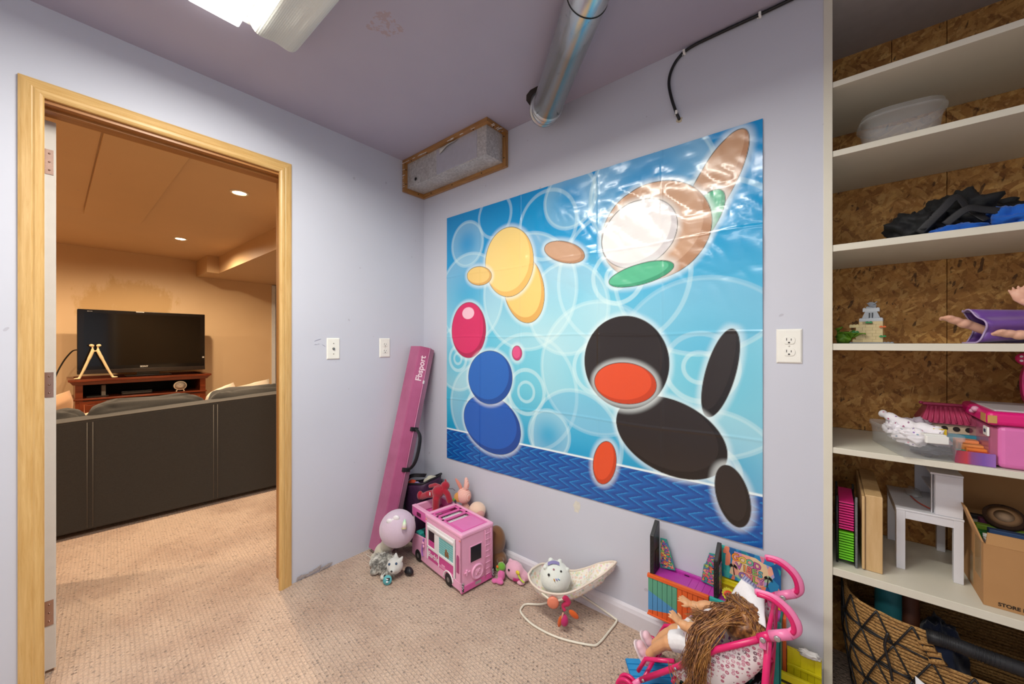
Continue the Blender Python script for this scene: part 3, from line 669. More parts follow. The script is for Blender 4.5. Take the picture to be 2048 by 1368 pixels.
# kissing couple sculpture
t = T('couple_sculpture', 'slender cream sculpture of two leaning figures beside the television screen', 'sculpture', (-4.12, -1.26, .8155))
ms = M('#e5cfa2', .4)
for s_, y0 in ((-1, -1.385), (1, -1.135)):
    top = -1.268 + s_*.010
    g = G().tube(ipol([(-4.12, y0, .826), (-4.12, y0*.74+top*.26, .90), (-4.12, (y0*.44+top*.56), 1.00), (-4.12, y0*.14+top*.86, 1.10), (-4.12, top+s_*.010, 1.135), (-4.12, top+s_*.010, 1.16)], 5),
                 [.011]*6+[.0125]*6+[.015]*5+[.012]*4+[.007]*5, 12)
    g.ell((-4.12, top+s_*.016, 1.178), (.017, .020, .015), (R(10*s_), 0, 0)).ell((-4.12+.006, y0+s_*.014, .824), (.012, .026, .0085)).tube([(-4.12, top+s_*.018, 1.13), (-4.12, top, 1.12), (-4.12, top-s_*.016, 1.115)], .006, 8)
    t.part('figure', voxel(g, .004, 2), ms)
t = T('oval_clock', 'cream oval desk clock on the shelf of the television cabinet', 'clock', (-4.17, -.535, .6055))
c = V((-4.13, -.555, .678)); mm = axes(c, (0, 1, 0), (0, 0, 1)) @ Matrix.Scale(.88, 4, (0, 1, 0))
t.part('clock_body', G().lathe([(.060, -.012), (.064, 0), (.062, .006), (.055, .009)], n=36, M4=mm), M('#efe3cc', .35))
t.part('clock_face', G().lathe([(.054, .009), (.001, .0102)], n=36, M4=mm), M('#d8cfc0', .5))
t.part('hand', G().box((-.0012, 0, .0115), (.0012, .030, .012), M4=mm @ Euler((0, 0, R(50))).to_matrix().to_4x4()).box((-.0012, 0, .0115), (.0012, .024, .012), M4=mm @ Euler((0, 0, R(-45))).to_matrix().to_4x4()), M('#444', .5) if False else M('#444444', .5))
for s_ in (-1, 1): t.part('foot', G().tube([c+V((0, s_*.026, -.042)), V((-4.125, -.555+s_*.036, .6125))], [.004, .006], 8).ell((-4.125, -.555+s_*.036, .6125), .0068), M('#cdbfa2', .3))
t = T('disc_player', 'slim dark disc player on the middle of the cabinet shelf', 'electronics', (-4.3, -.94, .6055))
t.part('case', G().box((-4.45, -1.06, .608), (-4.2, -.80, .645), .003), M('#16130f', .3)); t.part('fascia', G().box((-4.2, -1.05, .618), (-4.197, -.81, .630)), M('#55504a', .3))
t = T('game_console', 'small pale console beside the left end of the cabinet shelf', 'electronics', (-4.3, -1.25, .6055))
t.part('case', G().box((-4.4, -1.215, .607), (-4.25, -1.18, .73), .004), M('#8d8479', .4)); t.part('base', G().box((-4.42, -1.33, .6058), (-4.2, -1.16, .615), .003), M('#3a342d', .4))

# ================================================================ SHELF CONTENTS
def superrect(a, b, p, k):
    t_ = 2*math.pi*k; c, s = math.cos(t_), math.sin(t_); return (a*math.copysign(abs(c)**(2/p), c), b*math.copysign(abs(s)**(2/p), s))
def glassy(name, c='#e8ecee', rough=.25, alpha=.26):
    n = N(name); n.set(col=c, rough=n.math('ADD', rough, n.math('MULTIPLY', n.noise(20), .1)), alpha=alpha, coat=.4); return n.m
MCLR = glassy('frosted clear plastic')
# clear tub
t = T('plastic_tub', 'empty clear oval plastic tub with a folded rim on the second shelf', 'tub', (2.235, .135, 1.8082), (0, 0, R(4)))
def tubwall(u, v_):
    prof = [(.072, .060, .001), (.080, .066, .006), (.087, .072, .060), (.092, .077, .092), (.099, .084, .094), (.100, .085, .101), (.094, .079, .103), (.094, .079, .116), (.091, .076, .116)]
    i = min(int(v_*(len(prof)-1)+.0001), len(prof)-1); a, b, z = prof[i]; x, y = superrect(a, b, 3.0, u); return V((x, y, z))
t.part('tub_wall', G().sheet(tubwall, 48, 8, cu=True), MCLR, local=True)
t.part('tub_base', G().prism([superrect(.072, .060, 3, k/48) for k in range(48)], .0015), MCLR, local=True)
# bags
def crumple(c, r, seed, amp=.22, M4=None, zmin=None, nn=48, mm=32, freq=2.2, pinch=1):
    g = G().ell((0, 0, 0), 1, n=nn, m=mm)
    for i, v in enumerate(g.v):
        q = 1+amp*(noise.noise(v*freq+V((seed, 0, 0)))*1.2+.6*abs(noise.noise(v*freq*2.3+V((seed, 3, 0))))+.3*noise.noise(v*freq*5+V((0, seed, 0))))
        p = V((v.x*r[0]*q, v.y*r[1]*q, v.z*r[2]*q)); p = (M4 @ p) if M4 else p; p = p+V(c)
        if zmin is not None and p.z < zmin: p.z = zmin+.0003*(i % 3)
        g.v[i] = p
    return g
z = 1.5115
t = T('black_bag', 'crumpled black bag with webbing straps lying on the third shelf', 'bag', (2.33, .15, z))
mk = M('#101114', .75, .25, 20, bump=.3, bs=400)
t.part('bag_body', crumple((2.275, .15, z+.045), (.064, .07, .050), 1, .35, zmin=z).add([], []), mk)
t.part('bag_body', crumple((2.365, .17, z+.070), (.072, .07, .062), 5, .4, zmin=z), mk)
t.part('bag_flap', crumple((2.43, .20, z+.070), (.080, .05, .036), 9, .45, Euler((0, R(16), 0)).to_matrix().to_4x4(), zmin=z), mk)
MST = M('#232326', .6, .1, 200)
def strap(pts, w_, m=MST, th=.0015, up=(0, 1, 0)):
    return G().tube(ipol(pts, 6), w_, 8, flat=.12, up=up)
t.part('strap', strap([(2.27, .075, z+.018), (2.315, .07, z+.075), (2.345, .08, z+.108), (2.37, .09, z+.07), (2.40, .075, z+.03)], .011), MST)
t.part('strap', strap([(2.32, .06, z+.03), (2.36, .058, z+.065), (2.395, .07, z+.058), (2.44, .08, z+.045)], .010), MST)
t = T('blue_cloth_bag', 'bright blue cloth bag spilling from under the black bag', 'bag', (2.42, .10, z))
mb = fabric('#1468cf', '#0b4aa4')
t.part('cloth', crumple((2.345, .085, z+.006), (.060, .040, .022), 3, .35, zmin=z), mb)
t.part('cloth', crumple((2.455, .11, z+.030), (.050, .05, .034), 13, .4, zmin=z), mb)

# shelf 4: green toy, block castle, lying doll
z = 1.2005
n = N('green toy plastic'); n.set(col=n.mix(n.noise(40), '#3f7a1c', '#7fae2a'), rough=.4); MGRN = n.m
t = T('green_toy', 'green leafy plastic toy in the left corner of the fourth shelf', 'toy', (2.10, .12, z))
for i in range(8):
    a = i*.8; L = .03+.012*rnd.random()
    def leaf(u, v_, a=a, L=L, i=i):
        w_ = .012*math.sin(min(1, u*1.05+.02)*math.pi)**.7; p = V((u*L, (v_-.5)*2*w_, .005+.018*math.sin(u*2)+.004*abs(v_-.5)))
        q = Euler((0, R(-25+i*5), a)).to_matrix() @ p; return q+V((2.105+.003*i, .11, z+.006+i*.001))
    t.part('leaf', G().sheet(leaf, 6, 4), MGRN, solid=.0015)
t.part('stalk', G().tube([(2.090, .15, z+.003), (2.089, .15, z+.03), (2.088, .152, z+.045)], .004, 8).tube([(2.084, .15, z+.045), (2.100, .148, z+.056)], [.007, .002], 8), MGRN)
t.part('body', crumple((2.102, .13, z+.018), (.020, .03, .020), 4, .3, zmin=z, nn=24, mm=16), MGRN)
t = T('block_castle', 'small castle of tan and grey interlocking toy blocks on the fourth shelf', 'toy', (2.165, .12, z), (0, 0, R(-8)))
tan = M('#cdb98a', .35, .05, 60); gry = M('#8f959d', .35, .05, 60); lg = M('#b6bcc2', .35, .05)
def brick(x, y, zz, nx, ny, nz, m, par=None, name='brick'):
    """u = 8 mm stud pitch"""
    u = .008; h = .0096*nz; g = G().box((x*u+.0001, y*u+.0001, zz), ((x+nx)*u-.0001, (y+ny)*u-.0001, zz+h-.0001), .0003)
    for i in range(nx):
        for j in range(ny):
            if j == 0 or i == nx-1 or (i == 0): g.lathe([(.0024, h), (.0024, h+.0017)], ((x+i+.5)*u, (y+j+.5)*u, zz), 8)
    return t.part(name, g, m, local=True)
brick(-6, -2, .0, 13, 5, .33, gry, name='base_plate')
for lv_ in range(7):
    zz = .0034+lv_*.0096; off = lv_ % 2
    xs = [-4, -2+off, 1+off, 4] if lv_ > 0 else [-5, -2, 1, 4]
    for a, b in zip(xs, xs[1:]):
        if lv_ == 3 and a <= -4+off: brick(a-2, -2, zz, b-a+2, 3, 1, tan)
        elif lv_ == 5 and a == -4: brick(-6, -2, zz, 3, 2, 1, M('#d9c88f', .35, .05)); brick(-3, -2, zz, 2, 3, 1, tan)
        elif lv_ == 6 and a == -4: brick(-3, -2, zz, 4, 3, 1, tan)
        else: brick(a, -2, zz, b-a, 3, 1, tan)
for lv_, (x, c) in enumerate(((3, '#1f8a4a'), (-5, '#1f8a4a'), (3, '#d9662a'), (-1, '#1f8a4a'))):
    brick(x, -3, .020+lv_*.015, 2, 1, .4, M(c, .35))
zz = .0034+7*.0096
brick(-3, -2, zz, 7, 4, .4, lg); brick(-3, -2, zz+.0039, 7, 4, .6, lg)
zt = zz+.0096
for s_ in (-1, 1):
    g = G().add([V(p) for p in ((-.018*1+.0, -.012, zt), (.026, -.012, zt), (.026, .012, zt), (-.018, .012, zt), (-.010, -.009, zt+.022), (.018, -.009, zt+.022), (.018, .009, zt+.022), (-.010, .009, zt+.022))], [(3, 2, 1, 0), (4, 5, 6, 7), (0, 1, 5, 4), (1, 2, 6, 5), (2, 3, 7, 6), (3, 0, 4, 7)])
    if s_ == 1: t.part('sloped_brick', g, gry, local=True)
t.part('window_slot', G().box((-.001, -.0128, zt+.002), (.002, -.011, zt+.018)).box((.006, -.0128, zt+.002), (.009, -.011, zt+.018)), M('#2b2f36', .5), local=True)
brick(-2, -1, zt+.022, 5, 2, 1.2, lg); brick(-1, -1, zt+.0335, 3, 2, .5, gry)
t.part('dish', G().lathe([(.002, 0), (.009, .003), (.011, .007), (.0105, .0075), (.008, .004)], n=16, M4=TR((.004, 0, zt+.041), (R(50), 0, R(30)))).tube([(.004, 0, zt+.041), (.018, -.003, zt+.054)], .0012, 6).tube([(.004, 0, zt+.041), (-.006, -.003, zt+.05)], .0012, 6), gry, local=True)

SKIN = N('doll vinyl skin'); SKIN.set(col=SKIN.mix(SKIN.noise(6), '#e0a78e', '#eab9a0'), rough=.45, sub=.05); SKIN = SKIN.m
SKIN2 = N('tan doll vinyl'); SKIN2.set(col=SKIN2.mix(SKIN2.noise(6), '#d29a6c', '#dda97c'), rough=.45, sub=.05); SKIN2 = SKIN2.m
def hand(g, wrist, d, up, s=1.0, curl=.5, side=1):
    """doll hand: palm and five fingers. d: pointing dir, up: back-of-hand normal"""
    d = V(d).normalized(); up = V(up); up = (up-d*up.dot(d)).normalized(); sd = d.cross(up)*side; w_ = V(wrist)
    g.ell(w_+d*.013*s, (.0001, .0001, .0001)); 
    m = Matrix((d, sd, up)).transposed()
    e = G().ell((0, 0, 0), (.017*s, .0135*s, .0075*s)); g.add([w_+d*.014*s+m @ v for v in e.v], e.f, True)
    for i, (o, L) in enumerate(((-.0105, .017), (-.0036, .021), (.0036, .0195), (.0105, .015))):
        b = w_+d*.024*s+sd*o*s; f1 = b+(d+sd*o*18)*L*.55*s; f2 = f1+(d*(1-curl)+sd*o*14-up*curl)*L*.55*s
        g.tube([b-d*.006*s, b, f1, f2], [.0036*s, .0036*s, .0034*s, .0027*s], 8).ell(f2, .0027*s, n=8, m=6)
    b = w_+d*.008*s-sd*.011*s; f1 = b+(d*.6-sd*.8)*.011*s; f2 = f1+(d*.9-sd*.2-up*.3)*.009*s
    g.tube([b, f1, f2], [.0045*s, .004*s, .003*s], 8).ell(f2, .003*s, n=8, m=6)
def foot(g, ankle, toe, up, s=1.0):
    """sole direction: from heel to toe"""
    a = V(ankle); d = V(toe).normalized(); up = V(up).normalized(); sd = d.cross(up); m = Matrix((d, sd, up)).transposed()
    for c, r_ in (((0, 0, 0), (.018, .016, .014)), ((.022, 0, -.001), (.020, .016, .011)), ((.036, 0, -.002), (.014, .018, .009))):
        e = G().ell(c, r_); g.add([a+m @ (v*s) for v in e.v], e.f, True)
    for i in range(5):
        p = a+m @ (V((.050-.0022*abs(i-1)**1.3, (i-2)*.0072, 0))*s); g.ell(p, (.0052-.0004*i)*s if i else .0062*s, n=10, m=8)
# lying doll with purple dress
t = T('lying_doll', 'barefoot vinyl doll in a purple dress lying on the fourth shelf', 'doll', (2.50, .14, z))
g = G()
# legs: feet point left / soles toward the camera side
g.tube(ipol([(2.372, .09, z+.052), (2.41, .10, z+.032), (2.45, .12, z+.028), (2.50, .15, z+.040)], 4), [.012]*4+[.017]*4+[.021]*4+[.023], 12)
g.tube(ipol([(2.455, .045, z+.022), (2.49, .06, z+.03), (2.54, .12, z+.040)], 4), [.012]*4+[.018]*4+[.023], 12)
foot(g, (2.362, .088, z+.056), (-.35, -.35, .9) if False else (-.75, -.10, .35), (-.5, -.3, -.8), .95)
foot(g, (2.448, .042, z+.022), (-.9, -.1, .12), (-.15, -.4, -.9), .9)
g.ell((2.555, .14, z+.05), (.045, .04, .042)).ell((2.63, .15, z+.058), (.055, .035, .050)).ell((2.69, .15, z+.06), (.02, .02, .02)).ell((2.735, .15, z+.066), (.05, .048, .055))
g.tube([(2.655, .11, z+.075), (2.60, .08, z+.10), (2.50, .09, z+.085), (2.462, .09, z+.115)], [.017, .014, .012, .009], 12)
hand(g, (2.462, .09, z+.112), (-.25, 0, 1), (.3, 1, 0), .95, .2)
g.tube([(2.655, .19, z+.075), (2.66, .22, z+.04), (2.64, .23, z+.015)], [.017, .014, .010], 12)
hand(g, (2.64, .23, z+.017), (-1, 0, 0), (0, 0, 1), .95, .3)
t.part('doll_body', voxel(g, .0022, 2), SKIN)
n = N('purple satin'); n.set(col=n.mix(n.noise(9), '#4a2378', '#8553b0'), rough=.38, sheen=.4); n.bump(n.noise(60), .3, .002); MPUR = n.m
def skirt(u, v_):
    a = u*2*math.pi; x = 2.60-.225*v_; r_ = .035+.022*v_+.006*math.sin(a*7)*v_
    zc = z+.052-.010*v_; p = V((x+.015*math.cos(a*2)*v_, .14-.045*v_+r_*math.cos(a)*1.1, zc+r_*math.sin(a)*.92))
    if p.z < z+.0015: p.z = z+.0015
    return p
g = G().sheet(skirt, 60, 14, cu=True)
# front of the dress opened so the feet show: lower hem dips
t.part('dress', g, MPUR, solid=.0015)
g = G().tube([skirt(i/60, 1) for i in range(60)], .0022, 6, closed=True)
t.part('dress_hem', g, M('#b9a3cf', .4, .1), 'pale satin hem')
t.part('dress_bodice', G().ell((2.63, .15, z+.058), (.060, .042, .054)), MPUR)
t.part('hair', crumple((2.75, .155, z+.068), (.052, .052, .056), 2, .12, zmin=z), M('#5b3a22', .6, .3, 90))

# shelf 5: clear bin, roof house, colourful box, pink case
z = .8725
t = T('clear_bin', 'clear plastic bin with a white clip handle on the fifth shelf', 'bin', (2.26, .11, z), (0, 0, R(14.5)))
W_, D_, H_ = .062, .112, .070
def bw(u, v_):
    prof = [(0, 0), (1.0, .004), (1.04, .60), (1.07, .80), (1.12, .82), (1.12, 1.0)]
    i = int(v_*5+.001); k, h = prof[i]; k = k if i else .96
    x, y = superrect(W_*k, D_*(1+(k-1)*.6), 9, u); return V((x, y, .001+h*H_))
t.part('bin_wall', G().sheet(bw, 56, 5, cu=True), MCLR, local=True)
t.part('bin_base', G().box((-W_*.95, -D_*.95, .0005), (W_*.95, D_*.95, .002)), MCLR, local=True)
t.part('clip_handle', G().box((-.022, -D_-.020, H_*.72), (.024, -D_-.008, H_*1.02), .002).box((-.022, -D_-.010, H_*.98), (.024, -D_+.012, H_*1.06), .002), MWP, 'white clip handle', local=True)
n = N('floral print cotton'); vz = n.vor(70); vc = n.vor(70, out='Color')
n.set(col=n.mix(n.math('LESS_THAN', vz, .20), '#eeeaf0', n.ramp(n.sep(vc)[0], [(0, '#3f9fb5'), (.35, '#c24a72'), (.6, '#7a5fa8'), (.8, '#d99')] if False else [(0, '#3f9fb5'), (.35, '#c24a72'), (.6, '#7a5fa8'), (.8, '#d98fa0')])), rough=.9); n.bump(n.noise(50), .4, .003); MFLO = n.m
tm = t.mat
def loc2(p): return tm @ V(p)
t2 = T('printed_cloth', 'rolled white cotton cloth with small coloured print sticking out of the clear bin', 'cloth', loc2((0, 0, .03)))
t2.part('cloth_roll', G().tube([loc2(p) for p in ipol([(-.050, .060, .100), (-.040, .03, .094), (-.012, -.02, .078), (.012, -.06, .076), (.030, -.085, .066)], 6)], [.010+.002*math.sin(i*1.3)+.0004*i for i in range(25)], 14), MFLO)
t2.part('cloth_fold', crumple(tuple(loc2((.0, -.055, .052))), (.048, .038, .022), 6, .45), MFLO)
t2.part('cloth_fold', crumple(tuple(loc2((-.03, .02, .058))), (.024, .05, .026), 8, .4), MFLO)
single('tulle_bundle', crumple(tuple(loc2((.018, .045, .062))), (.040, .05, .026), 11, .5), M('#b9aebb', .8, .2, 60), 'bundle of grey lilac tulle at the back of the clear bin', 'cloth')
single('dark_toy_clothes', crumple(tuple(loc2((.018, -.05, .020))), (.040, .055, .016), 15, .4, zmin=z+.004), N('dark clothes').set(col='#333a4a', rough=.9) if False else M('#333a4a', .85, .5, 60), 'dark doll clothes at the bottom of the clear bin', 'cloth')
single('yellow_toy_frame', G().box((2.292, .03, .952), (2.318, .034, .958)).box((2.292, .03, .930), (2.318, .034, .936)).box((2.292, .03, .936), (2.297, .034, .952)).box((2.313, .03, .936), (2.318, .034, .952)), M('#d8b820', .4), 'small yellow plastic frame in the clear bin', 'toy')
# house with pink roof
t = T('pink_roof_house', 'cream toy house with a ribbed pink roof behind the clear bin', 'toy', (2.352, .25, z))
t.part('house_walls', G().box((2.300, .205, z), (2.405, .315, z+.078)), M('#d8c6a8', .5))
PK = M('#b63a62', .4, .08); mh = M('#2a1e1c', .8)
for i in range(4):
    t.part('arch_window', G().prism([(.0075*math.cos(a), max(-.007, .0075*math.sin(a))) for a in [k*.4 for k in range(16)]], .0015, axes((2.316+i*.025, .2052, z+.063), (1, 0, 0), (0, 0, 1))), mh)
rf = G().add([V(p) for p in ((2.288, .193, z+.078), (2.415, .193, z+.078), (2.415, .325, z+.078), (2.288, .325, z+.078), (2.308, .225, z+.128), (2.395, .225, z+.128), (2.395, .295, z+.128), (2.308, .295, z+.128))], [(3, 2, 1, 0), (4, 5, 6, 7), (0, 1, 5, 4), (1, 2, 6, 5), (2, 3, 7, 6), (3, 0, 4, 7)])
t.part('roof', rf, PK, bev=.003)
for i in range(9):
    x = 2.300+i*.0128; xt = 2.312+i*.0098
    t.part('roof_rib', G().tube([(x, .192, z+.082), (xt, .224, z+.127)], .0022, 8), PK)
t.part('ridge_handle', G().box((2.300, .245, z+.128), (2.395, .262, z+.136), .002).ell((2.297, .253, z+.134), .005), PK)
# colourful shallow box
n = N('printed toy box'); s3 = n.sep()
n.set(col=n.ramp(n.math('DIVIDE', n.math('ADD', s3[0], .036), .072), [(0, '#8a3552'), (.3, '#c03b45'), (.42, '#8a4a86'), (.7, '#7a52a8'), (1, '#9a6ab8')]), rough=.4); MRB = n.m
t = T('colourful_toy_box', 'shallow red and purple box of play panels right of the clear bin', 'toy box', (2.366, .1, z))
for lo, hi in (((2.330, .012, z), (2.402, .016, z+.034)), ((2.330, .016, z), (2.334, .17, z+.034)), ((2.398, .016, z), (2.402, .17, z+.034)), ((2.334, .166, z), (2.398, .17, z+.034)), ((2.334, .016, z), (2.398, .166, z+.003))):
    t.part('box_side', G().box(lo, hi, .0006), MRB)
cols = ['#e2552a', '#ef8a3c', '#f0a05a', '#f29a62', '#2c8fa8', '#2fae9c']
for i, (x0, y0, x1, y1, zz, c) in enumerate(((2.358, .020, 2.396, .040, .033, 0), (2.356, .041, 2.394, .062, .039, 1), (2.350, .063, 2.392, .095, .044, 2), (2.346, .096, 2.390, .130, .050, 3), (2.336, .022, 2.356, .060, .030, 5), (2.330, .133, 2.398, .150, .058, 4))):
    t.part('play_panel', G().box((x0, y0, z+.004), (x1, y1, z+zz), .001), M(cols[c], .45))
    t.part('panel_line', G().box((x0+.001, (y0+y1)/2-.0004, z+zz), (x1-.001, (y0+y1)/2+.0004, z+zz+.0006)), M('#7a3a20', .5)) if i < 4 else None
# pink case
n = N('translucent pink plastic'); n.set(col='#e27ab8', rough=.2, coat=.3); MPT = n.m; MHP = M('#e01378', .3, .04); MPK = M('#dd74b4', .3, .04)
t = T('pink_vanity_case', 'glossy pink toy vanity case with open mirror lid at the right of the fifth shelf', 'toy', (2.52, .14, z))
t.part('case_body', G().box((2.405, .012, z), (2.66, .25, z+.112), .012, seg=3), MPK)
t.part('case_side', G().box((2.392, .020, z+.004), (2.412, .22, z+.105), .006), glassy('clear pink side', '#c86a8a', .1, .6), 'see-through pink side')
t.part('case_rim', G().box((2.385, .005, z+.112), (2.68, .26, z+.148), .010, seg=3), MHP, 'hot pink rim')
t.part('tray', G().box((2.40, .02, z+.1475), (2.66, .24, z+.152), .003), M('#c9c4c8', .3))
t.part('sticker', G().box((2.3845, .016, z+.118), (2.3855, .058, z+.140)).box((2.386, .0045, z+.118), (2.402, .0055, z+.138)), M('#c99a58', .4), 'gold sticker')
t.part('latch', G().box((2.388, .018, z+.080), (2.3925, .055, z+.104), .0015), MWP); t.part('latch_button', G().box((2.3865, .030, z+.088), (2.389, .043, z+.097), .001), M('#3b3a5a', .4))
t.part('hinge_knob', G().ell((2.383, .10, z+.142), .008).ell((2.380, .115, z+.134), .006), M('#d8a0bc', .3))
t.part('mirror_lid', G().prism([superrect(.085, .095, 2.6, k/36) for k in range(36)], .02, axes((2.578, .235, z+.206), (1, 0, 0), (0, .1, 1))), MHP, 'hot pink lid')
t.part('mirror', G().prism([superrect(.068, .078, 2.6, k/36) for k in range(36)], .003, axes((2.578, .212, z+.208), (1, 0, 0), (0, .1, 1))), M('#b9a0b0', .08, metal=.8))
n = N('polka dots'); n.set(col=n.mix(n.math('LESS_THAN', n.vor(90, rand=.15), .3), '#d01a62', '#f6e6ee'), rough=.5); MPOL = n.m
for s_ in (-1, 1): t.part('bow_loop', G().ell((2.535+s_*.028, .205, z+.280), (.030, .012, .020), (0, R(-18*s_), 0)), MPOL, 'white-dotted pink bow')
t.part('bow_knot', G().ell((2.535, .198, z+.280), (.010, .010, .011)), MPOL)

# shelf 6
z = .4935
t = T('wire_rack', 'black wire rack of pink and green slotted trays beside the wooden box', 'rack', (2.105, .12, z))
mkw = M('#1a1b1d', .4)
for y in (.045, .21):
    for x in (2.084, 2.128): t.part('post', G().tube([(x, y, z+.002), (x, y, z+.215)], .0032, 8), mkw)
    for zz in (.012, .075, .125, .195): t.part('cross_wire', G().tube([(2.084, y, z+zz), (2.128, y, z+zz)], .0024, 6), mkw)
for x in (2.084, 2.128):
    for zz in (.012, .125, .195): t.part('side_wire', G().tube([(x, .045, z+zz), (x, .21, z+zz)], .0024, 6), mkw)
t.part('corner_strip', G().box((2.127, .037, z), (2.1325, .044, z+.222), .001), M('#77797b', .4, .3, 200))
for i in range(22):
    c = '#6fd022' if i < 11 else '#d8217c'; zz = z+.016+i*.0083+(.006 if i > 10 else 0)
    t.part('tray', G().box((2.088, .040, zz), (2.124, .20, zz+.0048), .0008), M(c, .35), None)
MBIR = wood('birch board', '#d9b888', '#c29c68', (6, 6, 1.2), rough=.45, ring=5)
t = T('wooden_box', 'pale birch wooden box standing on end beside the wire rack', 'box', (2.168, .2, z))
t.part('box_body', G().box((2.150, .045, z), (2.190, .37, z+.235), .002), MBIR)
t.part('sliding_lid', G().box((2.1425, .040, z+.003), (2.1495, .36, z+.230), .0015), MBIR)
t.part('dark_edge', G().box((2.1495, .0415, z+.003), (2.1505, .36, z+.230)), M('#5b3a22', .6))
ml = M('#dcdce2', .35, .02)
t = T('toy_table', 'small white toy table on the sixth shelf', 'toy table', (2.298, .25, z))
x0, x1, y0, y1, zt = 2.227, 2.367, .125, .372, z+.190
for x in (x0, x1-.020):
    for y in (y0, y1-.020): t.part('leg', G().box((x, y, z), (x+.020, y+.020, zt-.006), .001), ml)
t.part('apron', G().box((x0+.02, y0+.001, zt-.030), (x1-.02, y0+.018, zt-.006), .0006), ml)
t.part('apron', G().box((x0+.001, y0+.02, zt-.030), (x0+.018, y1-.02, zt-.006), .0006), ml)
t.part('apron', G().box((x1-.018, y0+.02, zt-.030), (x1-.001, y1-.02, zt-.006), .0006), ml)
t.part('tabletop', G().box((x0-.001, y0-.001, zt-.006), (x1+.001, y1, zt), .001), ml)
t = T('white_toy_cupboard', 'white toy cupboard standing on the toy table', 'toy furniture', (2.33, .24, zt))
zc = zt+.0006
t.part('side_panel', G().box((2.310, y0+.002, zc), (2.366, y0+.012, zc+.120), .0008), ml)
t.part('side_panel', G().box((2.296, y1-.012, zc), (2.366, y1-.002, zc+.120), .0008), ml)
t.part('top_panel', G().box((2.300, y0+.002, zc+.1202), (2.367, y1-.002, zc+.126), .0008), ml)
t.part('back_panel', G().box((2.360, y0+.0122, zc), (2.366, y1-.0122, zc+.120)), ml)
for k in range(3): t.part('inner_shelf', G().box((2.304+k*.005, y0+.013, zc), (2.306+k*.005, y0+.028, zc+.119)), ml)
t.part('drawer_board', G().box((2.312, y0+.03, zc+.05), (2.360, y1-.0125, zc+.055)), ml)
g = G().tube(ipol([(2.275, .27, zt+.004), (2.285, .21, zt+.004), (2.305, .165, zt+.004)], 4), .0018, 6)
single('red_marker', g, M('#c8402a', .4), 'thin red strip lying on the toy table', 'toy')
single('plastic_wrapper', crumple((2.285, .30, zt+.010), (.018, .05, .010), 21, .3, zmin=zt+.001, nn=20, mm=12), MCLR, 'clear plastic wrapper on top of the toy table', 'wrapper')
# cardboard box
n = N('corrugated cardboard'); n.set(col=n.mix(n.noise(8), '#a67a4c', '#b88b5a'), rough=.85); n.bump(n.noise(40, n.mp((30, 30, 1))), .12, .001); MCB = n.m
bx0, bx1, by0, by1, bh = 2.385, 2.64, .035, .36, .165
t = T('cardboard_box', 'open brown cardboard box packed with books on the sixth shelf', 'box', (2.51, .2, z))
t.part('box_side', G().box((bx0, by0, z), (bx1, by0+.004, z+bh)), MCB)
t.part('box_side', G().box((bx0, by1-.004, z), (bx1, by1, z+bh)), MCB)
t.part('box_side', G().box((bx0, by0+.004, z), (bx0+.004, by1-.004, z+bh)), MCB)
t.part('box_side', G().box((bx1-.004, by0+.004, z), (bx1, by1-.004, z+bh)), MCB)
t.part('box_bottom', G().box((bx0+.004, by0+.004, z), (bx1-.004, by1-.004, z+.004)), MCB)
t.part('flap', hexa([(bx0+.004, by0-.001, z+bh), (bx1, by0-.001, z+bh), (bx1, by0+.003, z+bh), (bx0+.004, by0+.003, z+bh), (bx0+.012, by0+.022, z+bh+.024), (bx1, by0+.022, z+bh+.024), (bx1, by0+.026, z+bh+.024), (bx0+.012, by0+.026, z+bh+.024)]), MCB)
t.part('flap', hexa([(bx0-.001, by0+.01, z+bh), (bx0+.003, by0+.01, z+bh), (bx0+.003, by1-.01, z+bh), (bx0-.001, by1-.01, z+bh), (bx0-.024, by0+.05, z+bh+.075), (bx0-.020, by0+.05, z+bh+.075), (bx0-.020, by1-.03, z+bh+.080), (bx0-.024, by1-.03, z+bh+.080)]), MCB)
t.part('flap', hexa([(bx0+.01, by1-.003, z+bh), (bx1, by1-.003, z+bh), (bx1, by1+.001, z+bh), (bx0+.01, by1+.001, z+bh), (bx0+.01, by1-.003, z+bh+.12), (bx1, by1-.003, z+bh+.12), (bx1, by1+.001, z+bh+.12), (bx0+.01, by1+.001, z+bh+.12)]), MCB)
t.part('lettering', G().text('STORE IN A COOL DRY PLACE', .0125, axes((bx0+.025, by0-.0006, z+.012), (1, 0, 0), (0, 0, 1)), bold=.0004, depth=.0002, align='LEFT'), M('#2a1d12', .8))
t.part('packing_tape', G().box((bx0-.0008, by0+.015, z+.06), (bx0-.0001, by0+.075, z+bh)).box((bx0-.0008, by0+.09, z+.01), (bx0-.0001, by0+.12, z+.1)), glassy('tape', '#c9a878', .15, .5))
for i, c in enumerate(('#b8342c', '#c99a2c', '#3a5a8c', '#2f8a3a', '#8fb83a', '#6a2a52', '#d2d2cc', '#343036')):
    single('book', G().box((bx0+.012+.013*(i % 3), by0+.075+i*.030, z+.005), (bx1-.02, by0+.075+i*.030+.022, z+bh-.020+.010*(i % 3)), .002), M(c, .5), '%s book standing in the cardboard box' % ['red', 'yellow', 'navy', 'green', 'lime green', 'plum', 'white', 'black'][i], 'book', 'books in the cardboard box')
t = T('white_rack', 'white slotted plastic rack at the front of the cardboard box', 'rack', (2.5, .08, z+.1))
for i in range(13): t.part('slat', G().box((bx0+.022+i*.014, by0+.034, z+bh+.0), (bx0+.028+i*.014, by0+.064, z+bh+.006), .0008), MWP)
for y in (.030, .064): t.part('rail', G().box((bx0+.012, by0+y, z+bh-.002), (bx0+.215, by0+y+.005, z+bh+.007), .0008), MWP)
